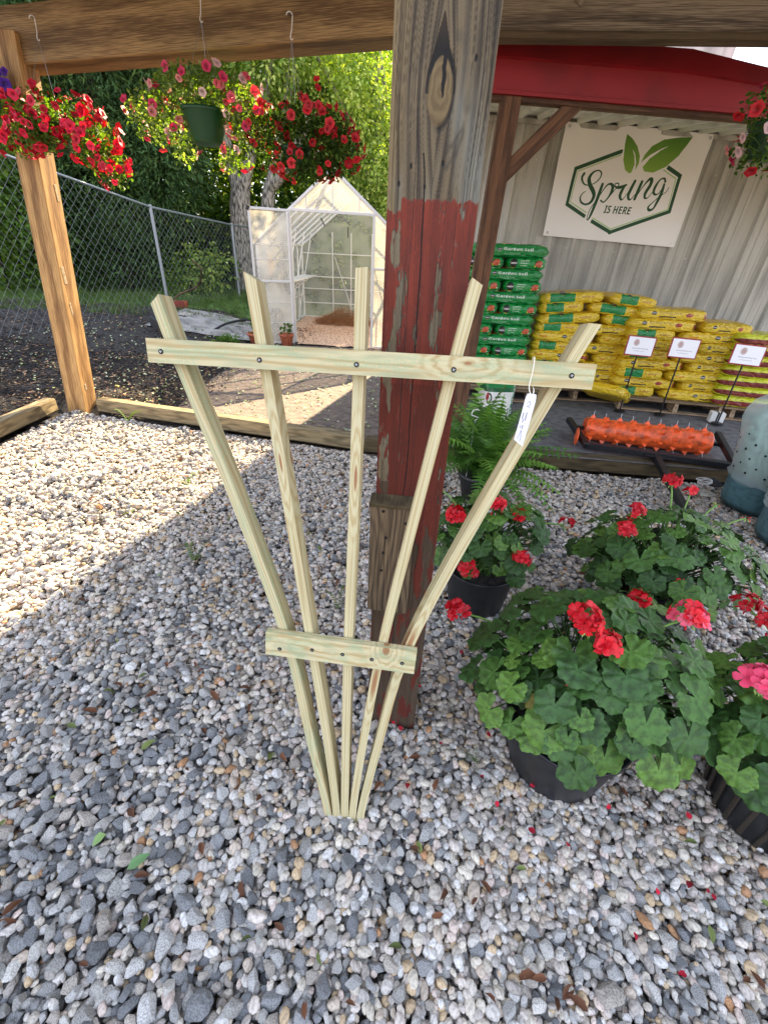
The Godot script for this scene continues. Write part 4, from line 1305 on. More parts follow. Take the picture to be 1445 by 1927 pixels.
func greenhouse() -> void:
	var zf := -8.42
	var zb := -12.4
	var xl := -2.30
	var xr := 0.22
	var xm := -1.04
	var eave := 1.60
	var ridge := 2.60
	var t := thing("greenhouse", "small white-framed greenhouse with its door standing open", "greenhouse", Vector3(xm, 0, (zf + zb) / 2))
	var poly := mk(hex(240, 240, 236), 0.42, {"alpha": 0.33, "back": Color(0.95, 0.92, 0.86), "tex": mottled(57, 0.02, 0.85, 1.05, 128, 3, 0.05), "tri": 0.7})
	M.poly = poly
	var w := 0.042
	var al: Material = M.white_metal
	# frames of both gables
	for z in [zf, zb]:
		bar("frame", Vector3(xl, 0.02, z), Vector3(xl, eave, z), w, w, al, t)
		bar("frame", Vector3(xr, 0.02, z), Vector3(xr, eave, z), w, w, al, t)
		bar("rafter", Vector3(xl, eave, z), Vector3(xm, ridge, z), w, w, al, t, Vector3.BACK)
		bar("rafter", Vector3(xr, eave, z), Vector3(xm, ridge, z), w, w, al, t, Vector3.BACK)
		bar("sill", Vector3(xl, 0.03, z), Vector3(-1.76, 0.03, z), w, w, al, t, Vector3.UP)
		bar("sill", Vector3(-0.36, 0.03, z), Vector3(xr, 0.03, z), w, w, al, t, Vector3.UP)
	# doorway
	bar("door_post", Vector3(-1.74, 0.02, zf + 0.003), Vector3(-1.74, 2.05, zf + 0.003), w, w, al, t)
	bar("door_post", Vector3(-0.38, 0.02, zf + 0.003), Vector3(-0.38, 2.05, zf + 0.003), w, w, al, t)
	bar("door_head", Vector3(-1.74, 2.05, zf + 0.005), Vector3(-0.38, 2.03, zf + 0.005), 0.04, w, al, t, Vector3.UP)
	bar("mullion", Vector3(xm, 2.07, zf), Vector3(xm, ridge - 0.03, zf), 0.018, 0.02, al, t)
	bar("mullion", Vector3(-0.62, 2.06, zf), Vector3(-0.62, 2.26, zf), 0.018, 0.02, al, t)
	bar("mullion", Vector3(-1.46, 2.06, zf), Vector3(-1.46, 2.26, zf), 0.018, 0.02, al, t)
	bar("crossrail", Vector3(-0.38, 1.28, zf), Vector3(xr, 1.28, zf), 0.03, 0.03, al, t, Vector3.UP)
	for z in [zf, zb]:
		pane("panel", [Vector3(-1.72, 2.06, z), Vector3(-0.38, 2.05, z), Vector3(xm, ridge - 0.02, z)] if z == zf else [Vector3(xl, eave, z), Vector3(xr, eave, z), Vector3(xm, ridge - 0.02, z)], poly, t)
	pane("panel", [Vector3(xl, 0.05, zf), Vector3(-1.76, 0.05, zf), Vector3(-1.76, 2.02, zf), Vector3(xl, eave, zf)], poly, t)
	pane("panel", [Vector3(-0.36, 0.05, zf), Vector3(xr, 0.05, zf), Vector3(xr, eave, zf), Vector3(-0.36, 2.08, zf)], poly, t)
	# sides, roof and back
	var nb := 7
	for s in [xl, xr]:
		for i in nb + 1:
			var z := lerpf(zf, zb, float(i) / nb)
			if i > 0 and i < nb:
				bar("stud", Vector3(s, 0.02, z), Vector3(s, eave, z), 0.028, 0.028, al, t)
				bar("rafter", Vector3(s, eave, z), Vector3(xm, ridge, z), 0.03, 0.03, al, t, Vector3.BACK)
			if i < nb:
				var z2 := lerpf(zf, zb, float(i + 1) / nb)
				pane("panel", [Vector3(s, 0.06, z - 0.02), Vector3(s, 0.06, z2 + 0.02), Vector3(s, eave, z2 + 0.02), Vector3(s, eave, z - 0.02)], poly, t)
				var e := Vector3(s, eave, z - 0.02)
				pane("roof_panel", [e, Vector3(s, eave, z2 + 0.02), Vector3(xm, ridge, z2 + 0.02), Vector3(xm, ridge, z - 0.02)], poly, t)
		bar("eave_rail", Vector3(s, eave, zf), Vector3(s, eave, zb), 0.045, 0.045, al, t)
		bar("sill", Vector3(s, 0.04, zf), Vector3(s, 0.04, zb), 0.05, 0.05, al, t)
		bar("mid_rail", Vector3(s, 0.55, zf), Vector3(s, 0.55, zb), 0.02, 0.03, al, t)
		for i in 4:
			var z := lerpf(zf, zb, 0.1 + 0.22 * i)
			bar("brace", Vector3(s * 0.985 - 0.01, 0.1, z), Vector3(lerpf(s, xm, 0.25), eave + 0.24, z - 0.5), 0.02, 0.012, al, t)
	bar("ridge_beam", Vector3(xm, ridge, zf), Vector3(xm, ridge, zb), 0.05, 0.05, al, t)
	pane("panel", [Vector3(xl, 0.06, zb), Vector3(xr, 0.06, zb), Vector3(xr, eave, zb), Vector3(xl, eave, zb)], poly, t)
	for y in [0.36, 0.68, 0.95, 1.45]:
		bar("back_rail", Vector3(xl, y, zb + 0.03), Vector3(xr, y, zb + 0.03), 0.022, 0.022, al, t, Vector3.UP)
	for x in [-1.55, -1.1, -0.6]:
		bar("back_stud", Vector3(x, 0.06, zb + 0.03), Vector3(x, eave + 0.3, zb + 0.03), 0.026, 0.026, al, t)
	bar("brace", Vector3(-1.5, 1.4, zb + 0.06), Vector3(-1.1, 0.3, zb + 0.06), 0.014, 0.014, al, t)
	bar("brace", Vector3(-0.6, 0.95, zb + 0.06), Vector3(-1.05, 0.25, zb + 0.06), 0.012, 0.012, al, t)
	# shelf along the left wall on brackets
	bar("shelf", Vector3(-2.08, 0.98, zf - 0.3), Vector3(-2.08, 0.98, zb + 0.3), 0.34, 0.025, al, t, Vector3.RIGHT)
	for z in [-8.9, -9.6, -10.3, -11.0]:
		bar("bracket", Vector3(-2.26, 0.72, z), Vector3(-1.93, 0.96, z), 0.02, 0.02, al, t)
	# vents stays and catches
	bar("catch", Vector3(-1.35, 2.0, -9.2), Vector3(-1.28, 1.88, -9.2), 0.02, 0.02, M.black_metal, t)
	bar("catch", Vector3(-0.95, 1.92, -10.0), Vector3(-0.95, 1.74, -10.0), 0.02, 0.02, M.black_metal, t)
	# the open door leaf
	var h := Vector3(-1.76, 0.05, zf + 0.05)
	var d := Vector3(-0.545, 0, 0.23)
	var leaf := obj("door", shape_box(Vector3(0.03, 1.98, 0.03)), al, t, Transform3D(Basis.IDENTITY, h + Vector3(0, 0.99, 0) - O))
	O = t.position
	bar("door_stile", h + d, h + d + Vector3(0, 1.98, 0), 0.035, 0.03, al, t, d)
	for y in [0.0, 0.98, 1.98]:
		bar("door_rail", h + Vector3(0, y, 0), h + d + Vector3(0, y, 0), 0.035, 0.032, al, t, Vector3.UP)
	for y in [0.34, 0.66, 1.3, 1.5]:
		bar("door_seam", h + Vector3(0, y, 0), h + d + Vector3(0, y, 0), 0.008, 0.012, al, t, Vector3.UP)
	pane("door_panel", [h + Vector3(0, 0.02, 0), h + d + Vector3(0, 0.02, 0), h + d + Vector3(0, 1.96, 0), h + Vector3(0, 1.96, 0)], poly, t)
	for y in [0.98, 1.98]:
		bar("door_corner", h + d + Vector3(-0.02, y - 0.03, 0.002), h + d + Vector3(0.01, y + 0.03, 0.002), 0.05, 0.04, M.black_metal, t)
	bar("eave_clip", Vector3(xl - 0.05, eave - 0.02, zf + 0.03), Vector3(xl + 0.05, eave + 0.02, zf + 0.03), 0.06, 0.05, M.black_metal, t, Vector3.UP)
	# things inside and by the door
	var y0 := thing("straw_hat", "round yellow disc hanging on the left wall in the greenhouse", "hat", Vector3(-2.24, 1.25, -9.0))
	var mb := MB.new()
	mb.lathe([Vector2(0.0, 0.05), Vector2(0.09, 0.045), Vector2(0.11, 0.0), Vector2(0.18, -0.01)], 20, Transform3D(Basis(Vector3.BACK, -PI / 2), Vector3.ZERO))
	obj("disc", mb.mesh(), mk(hex(214, 160, 70), 0.8), y0)
	var hay := thing("straw_heap", "heap of dry brown straw at the back of the greenhouse", "straw", Vector3(-1.15, 0.04, -11.2))
	var xf := []
	var co := []
	var st := MB.new()
	st.tube([Vector3(-0.5, 0, 0), Vector3(0, 0.06, 0.03), Vector3(0.5, 0, 0)], [0.012, 0.012, 0.008], 3, Color.WHITE, false)
	for i in 1500:
		var r := sqrt(rng.randf()) * 0.55
		var a := rr(0, TAU)
		var q := Vector3(cos(a) * r * 1.2, rr(0, 0.42) * (1.0 - r / 0.62), sin(a) * r * 0.7)
		xf.append(Transform3D(Basis.from_euler(Vector3(rr(-0.6, 0.6), rr(0, TAU), rr(-0.7, 0.7))).scaled(Vector3.ONE * rr(0.1, 0.3)), q))
		co.append(hex(164, 112, 70) * rr(0.5, 1.3))
	for i in 900:
		xf.append(Transform3D(Basis.from_euler(Vector3(0, rr(0, TAU), rr(-0.2, 0.2))).scaled(Vector3.ONE * rr(0.05, 0.14)), Vector3(rr(-0.75, 1.0), 0.02, rr(-0.3, 1.7))))
		co.append(hex(190, 140, 100) * rr(0.5, 1.3))
	many("straw", st.mesh(), M.chip, xf, co, hay)
	for e in [[Vector3(-2.32, 0.03, -8.06), "terracotta trough outside the open greenhouse door leaf", 0.17], [Vector3(-1.84, 0.03, -8.12), "terracotta pot with a green plant beside the greenhouse doorway", 0.12]]:
		var p := thing("terracotta_pot", e[1], "flower pot", e[0])
		mb = MB.new()
		var R: float = e[2]
		mb.lathe([Vector2(0, 0), Vector2(R * 0.72, 0), Vector2(R * 0.95, 0.17), Vector2(R * 1.05, 0.17), Vector2(R * 1.05, 0.21), Vector2(R * 0.9, 0.21), Vector2(R * 0.85, 0.16), Vector2(0, 0.16)], 20)
		obj("pot", mb.mesh(), M.terracotta, p)
		xf = []
		co = []
		for i in 30:
			xf.append(Transform3D(Basis.from_euler(Vector3(rr(-1, 1), rr(0, TAU), rr(-1, 1))).scaled(Vector3.ONE * rr(0.05, 0.1)), Vector3(rr(-R, R) * 0.7, rr(0.2, 0.2 + R * 1.5), rr(-R, R) * 0.7)))
			co.append(Color(0.08, 0.16, 0.03) * rr(0.6, 1.4))
		many("leaves", leaf_mesh(1.0, 0.4, 0.15), M.foliage, xf, co, p)
	var wd := thing("weed_clump", "feathery green weed clump left of the greenhouse door", "weed", Vector3(-2.75, 0.1, -7.75))
	xf = []
	co = []
	for i in 160:
		var a := rr(0, TAU)
		xf.append(Transform3D(Basis.from_euler(Vector3(rr(-0.9, 0.3), a, 0)).scaled(Vector3(0.5, 0.6, 1.0) * rr(0.1, 0.24)), Vector3(rr(-0.2, 0.2), rr(0, 0.08), rr(-0.2, 0.2))))
		co.append(Color(0.10, 0.18, 0.04) * rr(0.6, 1.4))
	many("sprigs", leaf_mesh(1.0, 0.12, 0.1), M.foliage, xf, co, wd)

# ---------- bags of soil ----------
func bag_mesh(L: float, H: float, D: float, seed_: int) -> ArrayMesh:
	var mb := MB.new()
	var n1 := noise(seed_, 1.0, 2)
	var nx := 26
	var na := 28
	for i in nx + 1:
		var s := -1.0 + 2.0 * i / nx
		var f := pow(maxf(0.0, 1.0 - pow(absf(s), 8.0)), 0.5)
		f = maxf(f, 0.16)
		var x := s * L * 0.5
		for k in na + 1:
			var a := TAU * k / na
			var cy := signf(sin(a)) * pow(absf(sin(a)), 0.5)
			var cz := -signf(cos(a)) * pow(absf(cos(a)), 0.42)
			var sag := 1.0 + 0.10 * n1.get_noise_2d(s * 1.6, 3.0 * sin(a)) 
			var p := Vector3(x, cy * H * 0.5 * f * sag, cz * D * 0.5 * lerpf(1.0, f, 0.45) * (1.0 + 0.04 * n1.get_noise_2d(s * 1.3 + 7.0, cos(a) * 2.0)))
			var wr := n1.get_noise_3d(p.x * 26.0 + p.y * 14.0, p.y * 30.0, p.z * 9.0) * 0.010 + absf(n1.get_noise_3d(p.x * 60.0, p.y * 24.0 + p.x * 30.0, p.z * 30.0 + 5.0)) * -0.011
			var nn := Vector3(0, cy, cz).normalized()
			p += nn * wr
			mb.vert(p, nn, Vector2(i / float(nx), 0.5 - 0.25 * cy - 0.12 * (1.0 - cz) * signf(cy)))
	for i in nx:
		for k in na:
			var a := i * (na + 1) + k
			mb.quad(a, a + 1, a + na + 2, a + na + 1)
	# pressed seams closing both ends
	mb.smooth()
	for e in [-1, 1]:
		var q := []
		for k in na:
			q.append(mb.v[(0 if e < 0 else nx) * (na + 1) + k])
		mb.poly(q, Vector3(e, 0, 0), Color.WHITE, range(na).map(func(_k): return Vector2(0.01, 0.3)))
	return mb.mesh()

func roundel(img: Image, x: float, y: float, r: float) -> void:
	disc(img, x, y, r, r, srgb(26, 24, 26))
	disc(img, x, y, r * 0.95, r * 0.20, srgb(206, 208, 206))
	disc(img, x, y + r * 1.02, r * 0.55, r * 0.12, srgb(214, 190, 60))

func scribble(img: Image, x: float, y: float, w: float, h: float, col: Color) -> void:
	var g := RandomNumberGenerator.new()
	g.seed = int(x * 7 + y)
	var p := x
	while p < x + w:
		var ww := g.randf_range(3, 8)
		disc(img, p + ww * 0.5, y, ww * 0.45, h * 0.5, col)
		p += ww + g.randf_range(1, 4)

func tomato(img: Image, x: float, y: float, r: float) -> void:
	disc(img, x, y, r * 1.1, r * 0.7, srgb(70, 60, 30))
	for k in [[-0.45, 0.1, 0.5], [0.3, -0.2, 0.6], [0.45, 0.25, 0.4], [-0.1, -0.25, 0.5], [0.0, 0.25, 0.45]]:
		disc(img, x + k[0] * r, y + k[1] * r, k[2] * r, k[2] * r * 0.8, srgb(206, 92, 52) if k[0] < 0.2 else srgb(222, 112, 66))
	disc(img, x - r * 0.9, y + r * 0.5, r * 0.25, r * 0.2, srgb(212, 206, 60))
	disc(img, x + r * 0.95, y + r * 0.4, r * 0.2, r * 0.18, srgb(226, 226, 200))

func bag_prints() -> Dictionary:
	var P := {}
	var W := 512
	var H := 256
	var gr := srgb(10, 140, 62)
	# long side: maker's roundel and the words Garden Soil
	var a := Image.create(W, H, false, Image.FORMAT_RGB8)
	a.fill(gr)
	a.fill_rect(Rect2i(0, 190, W, 40), srgb(20, 158, 70))
	roundel(a, 196, 116, 15)
	letter(a, "Garden Soil", 220, 126, 24, srgb(236, 242, 236), true)
	letter(a, "ALL PURPOSE", 226, 158, 12, srgb(206, 230, 210))
	a.fill_rect(Rect2i(206, 164, 150, 2), srgb(190, 222, 196))
	tomato(a, 256, 40, 40)
	P.green_long = a
	# bag end: tomatoes, roundel, three lines of print
	var b := Image.create(W, H, false, Image.FORMAT_RGB8)
	b.fill(srgb(14, 150, 66))
	b.fill_rect(Rect2i(0, 60, W, 12), srgb(30, 172, 86))
	roundel(b, 90, 128, 42)
	for k in 3:
		scribble(b, 168, 104 + k * 22, 110 - k * 16, 13, srgb(214, 234, 216))
	tomato(b, 400, 128, 46)
	b.fill_rect(Rect2i(20, 178, 470, 5), srgb(206, 232, 208))
	b.fill_rect(Rect2i(484, 96, 5, 86), srgb(206, 232, 208))
	P.green_end = b
	for v in 3:
		var y := Image.create(W, H, false, Image.FORMAT_RGB8)
		y.fill(srgb(232, 198, 44))
		y.fill_rect(Rect2i(0, 0, W, 66), srgb(226, 186, 34))
		if v == 2:
			y.fill_rect(Rect2i(90, 72, 190, 92), srgb(18, 138, 70))
			roundel(y, 185, 66, 22)
			scribble(y, 330, 120, 90, 14, srgb(160, 60, 40))
		else:
			var o := 0.0 if v == 0 else 150.0
			roundel(y, 110 + o, 112, 19)
			letter(y, "Potting Mix", 142 + o, 120, 22, srgb(122, 104, 40), false, 0.2)
			y.fill_rect(Rect2i(int(150 + o), 138, 120, 13), srgb(60, 48, 30))
			disc(y, 360 + o * 0.6, 118, 26, 18, srgb(152, 42, 36))
			disc(y, 372 + o * 0.6, 112, 12, 9, srgb(214, 96, 80))
			scribble(y, 90, 88, 330, 6, srgb(176, 140, 40))
			scribble(y, 70, 166, 380, 7, srgb(150, 116, 40))
			y.fill_rect(Rect2i(470, 96, 30, 60), srgb(150, 60, 40))
			if v == 1:
				scribble(y, 60, 122, 60, 16, srgb(226, 96, 40))
		P["yellow_%d" % v] = y
	var l := Image.create(W, H, false, Image.FORMAT_RGB8)
	l.fill(srgb(208, 212, 42))
	l.fill_rect(Rect2i(0, 112, W, 54), srgb(122, 34, 26))
	scribble(l, 120, 138, 180, 14, srgb(160, 70, 50))
	P.lime = l
	return P

func pallet(at: Vector3, yaw: float, w: float, d: float, label: String) -> void:
	var t := thing("pallet", label, "pallet", at, "wooden pallets under the bags")
	t.rotation.y = yaw
	O = Vector3.ZERO
	for i in 7:
		obj("deck_board", shape_box(Vector3(0.09, w, 0.018)), M.pallet if i % 2 else M.pallet_grey, t, Transform3D(Basis(Vector3.BACK, Vector3.RIGHT, Vector3.UP), Vector3(0, 0.127, -d / 2 + 0.045 + i * (d - 0.09) / 6.0)))
	for i in 3:
		var x := (i - 1) * (w / 2 - 0.025)
		obj("stringer", shape_box(Vector3(0.04, d, 0.035)), M.pallet, t, Transform3D(Basis(Vector3.RIGHT, Vector3.BACK, Vector3.DOWN), Vector3(x, 0.1, 0)))
		for k in 3:
			obj("block", shape_box(Vector3(0.05, 0.20 if k != 1 else 0.14, 0.065)), M.pallet, t, Transform3D(Basis(Vector3.RIGHT, Vector3.BACK, Vector3.DOWN), Vector3(x * 1.0, 0.05, (k - 1) * (d / 2 - 0.1))))
	for i in 3:
		obj("bottom_board", shape_box(Vector3(0.09, w, 0.016)), M.pallet_grey if i == 1 else M.pallet, t, Transform3D(Basis(Vector3.BACK, Vector3.RIGHT, Vector3.UP), Vector3(0, 0.009, (i - 1) * (d / 2 - 0.046))))

func bag_stacks() -> void:
	var P := bag_prints()
	var mats := {}
	var crease := mottled(270, 0.035, 0.0, 1.0, 256, 4, 0.05)
	for k in P:
		mats[k] = mk(Color(1, 1, 1), 0.34, {"tex": tex(P[k]), "coat": 0.5, "coatr": 0.15, "bump": crease, "depth": 1.6})
	pallet(Vector3(1.22, 0.09, -5.55), deg_to_rad(-3), 1.15, 0.95, "pallet under the tall green stack of garden soil")
	pallet(Vector3(2.22, 0.09, -5.72), deg_to_rad(-4), 1.15, 0.95, "pallet under the untidy yellow stack behind the trellis end")
	pallet(Vector3(3.26, 0.09, -5.36), deg_to_rad(-10), 1.20, 0.95, "broken-edged pallet under the middle yellow stack with two signs")
	pallet(Vector3(4.22, 0.09, -5.10), deg_to_rad(-14), 1.1, 0.9, "pallet under the lime-yellow bags at the right edge")
	# green stack: bag ends in pairs between long sides
	var long3 := []
	var end3 := []
	for k in 3:
		long3.append(bag_mesh(0.84, 0.132, 0.5, 200 + k))
		end3.append(bag_mesh(0.425, 0.134, 0.74, 210 + k))
	var y := 0.235
	var yaw := deg_to_rad(-3)
	var dx := Vector3(cos(yaw), 0, -sin(yaw))
	var c0 := Vector3(1.15, 0, -5.52)
	for i in 13:
		y += 0.054
		var off := rr(-0.015, 0.015)
		if i % 2 == 1:
			for s in [-1, 1]:
				var o := obj("garden_soil_bag", end3[rng.randi() % 3], mats.green_end, self, Transform3D(Basis(Vector3.UP, yaw + rr(-0.03, 0.03)), c0 + dx * (s * 0.212 + off) + Vector3(0, y, -0.1)))
				tag(o, "green garden soil bag showing tomatoes, %s layer up, %s the brown post" % [ORD[i], "next to" if s < 0 else "farther from"], "soil bag", "green bags of garden soil")
		else:
			var o := obj("garden_soil_bag", long3[rng.randi() % 3], mats.green_long, self, Transform3D(Basis(Vector3.UP, yaw + rr(-0.03, 0.03)), c0 + dx * off + Vector3(0, y, 0.02)))
			tag(o, "long green bag lettered Garden Soil, %s layer of the tall green stack" % ORD[i], "soil bag", "green bags of garden soil")
		y += 0.054
	# yellow stacks
	var wide := []
	var short := []
	for k in 4:
		wide.append(bag_mesh(0.70, 0.128, 0.48, 220 + k))
		short.append(bag_mesh(0.50, 0.126, 0.48, 230 + k))
	var stacks := [
		[Vector3(2.20, 0.225, -5.50), -5.0, 0.60, 10, "leaning yellow stack"],
		[Vector3(3.14, 0.225, -5.24), -8.0, 0.62, 9, "tidy yellow stack"]]
	for si in 2:
		var s = stacks[si]
		var b := Basis(Vector3.UP, deg_to_rad(s[1]))
		y = s[0].y
		for i in s[3]:
			y += 0.050
			var flip := -1.0 if i % 2 else 1.0
			if si == 1 and i == s[3] - 1:
				var o := obj("potting_mix_bag", wide[1], mats.yellow_0, self, Transform3D(b, s[0] * Vector3(1, 0, 1) + b.x * -0.20 + Vector3(0, y, -0.02)))
				tag(o, "single yellow bag topping the %s" % s[4], "soil bag", "yellow bags of potting mix")
				continue
			for side in [-1, 1]:
				var big: bool = side * flip > 0
				var x: float = side * (0.27 if big else 0.36) + rr(-0.012, 0.012)
				var key := "yellow_%d" % (2 if ((i % 2 == 0 and side < 0) or (si == 0 and i > 6)) else rng.randi() % 2)
				var roll: float = rr(-0.02, 0.02) + (0.10 * side * -1.0 if si == 0 and i > 6 else 0.0)
				var o := obj("potting_mix_bag", (wide if big else short)[rng.randi() % 4], mats[key], self, Transform3D(b * Basis(Vector3.UP, rr(-0.05, 0.05)) * Basis(Vector3.BACK, roll), s[0] * Vector3(1, 0, 1) + b.x * x + Vector3(0, y, 0.0 + rr(-0.02, 0.025))))
				tag(o, "yellow potting mix bag, %s layer, %s half of the %s" % [ORD[i], "left" if side < 0 else "right", s[4]], "soil bag", "yellow bags of potting mix")
			y += 0.050
	# one bag slumped out of the first yellow stack
	var sl := obj("potting_mix_bag", short[1], mats.yellow_1, self, Transform3D(Basis(Vector3.UP, 0.9) * Basis(Vector3.BACK, -0.35), Vector3(2.42, 0.27, -5.02)))
	tag(sl, "yellow bag slumped over the pallet edge at the foot of the leaning stack", "soil bag", "yellow bags of potting mix")
	var lime := []
	for k in 3:
		lime.append(bag_mesh(0.58, 0.128, 0.46, 240 + k))
	y = 0.225
	var lb := Basis(Vector3.UP, deg_to_rad(-14))
	for i in 7:
		y += 0.052
		for side in [-1, 1]:
			var o := obj("compost_bag", lime[rng.randi() % 3], mats.lime, self, Transform3D(lb * Basis(Vector3.UP, rr(-0.05, 0.05)) * Basis(Vector3.BACK, rr(-0.03, 0.03)), Vector3(4.12, y, -4.93) + lb.x * (side * 0.29 + rr(-0.015, 0.015))))
			tag(o, "lime-yellow bag with a dark red band, %s layer, %s column of its stack" % [ORD[i], "left" if side < 0 else "right"], "soil bag", "lime-yellow bags with red bands")
		y += 0.052
	# peat moss bale
	var img := Image.create(256, 256, false, Image.FORMAT_RGB8)
	img.fill(srgb(224, 224, 218))
	img.fill_rect(Rect2i(0, 0, 256, 96), srgb(14, 122, 62))
	img.fill_rect(Rect2i(0, 84, 256, 18), srgb(18, 88, 50))
	letter(img, "22", 90, 52, 24, srgb(220, 236, 220), true)
	img.fill_rect(Rect2i(172, 0, 58, 256), srgb(14, 112, 58))
	letter(img, "PEAT MOSS", 212, 244, 27, srgb(240, 244, 240), true, 0.0, -PI / 2, 0.9)
	letter(img, "PREMIER", 163, 246, 14, srgb(40, 40, 40), true, 0.0, -PI / 2, 0.9)
	disc(img, 80, 130, 24, 24, srgb(44, 38, 38))
	disc(img, 80, 130, 16, 16, srgb(224, 224, 218))
	disc(img, 64, 122, 16, 18, srgb(150, 44, 48))
	img.fill_rect(Rect2i(30, 172, 90, 84), srgb(16, 84, 46))
	letter(img, "PEAT", 110, 214, 22, srgb(236, 240, 236), true, 0.0, PI)
	var mb := MB.new()
	var wn := noise(251, 1.0, 2)
	# upright block with rounded corners, front print
	for j in 21:
		var v := j / 20.0
		for k in 41:
			var a := TAU * k / 40.0
			var cx := signf(sin(a)) * pow(absf(sin(a)), 0.42)
			var cz := -signf(cos(a)) * pow(absf(cos(a)), 0.42)
			var f := pow(maxf(0.0, 1.0 - pow(absf(v * 2.0 - 1.0), 12.0)), 0.5) * 0.25 + 0.75
			var p := Vector3(cx * 0.155 * f, v * 0.56, cz * 0.12 * f)
			p += Vector3(cx, 0, cz) * 0.010 * wn.get_noise_3d(p.x * 9.0, p.y * 40.0, p.z * 9.0)
			var fu := clampf((a - PI * 0.5) / PI, 0, 1)
			mb.vert(p, Vector3(cx, 0, cz).normalized(), Vector2(1.0 - fu if cz > -0.2 else 0.05, 1.0 - v))
	for j in 20:
		for k in 40:
			var a := j * 41 + k
			mb.quad(a, a + 1, a + 42, a + 41)
	mb.smooth()
	var top := []
	for k in 40:
		top.append(mb.v[20 * 41 + k])
	mb.poly(top, Vector3.UP, Color.WHITE, range(40).map(func(_k): return Vector2(0.1, 0.1)))
	var pm := obj("peat_moss_bale", mb.mesh(), mk(Color(1, 1, 1), 0.35, {"tex": tex(img), "coat": 0.3}), self, Transform3D(Basis(Vector3.UP, deg_to_rad(14)) * Basis(Vector3.FORWARD, 0.02), Vector3(1.02, 0.088, -4.30)))
	tag(pm, "white and green peat moss bale standing at the foot of the brown post", "peat bale")

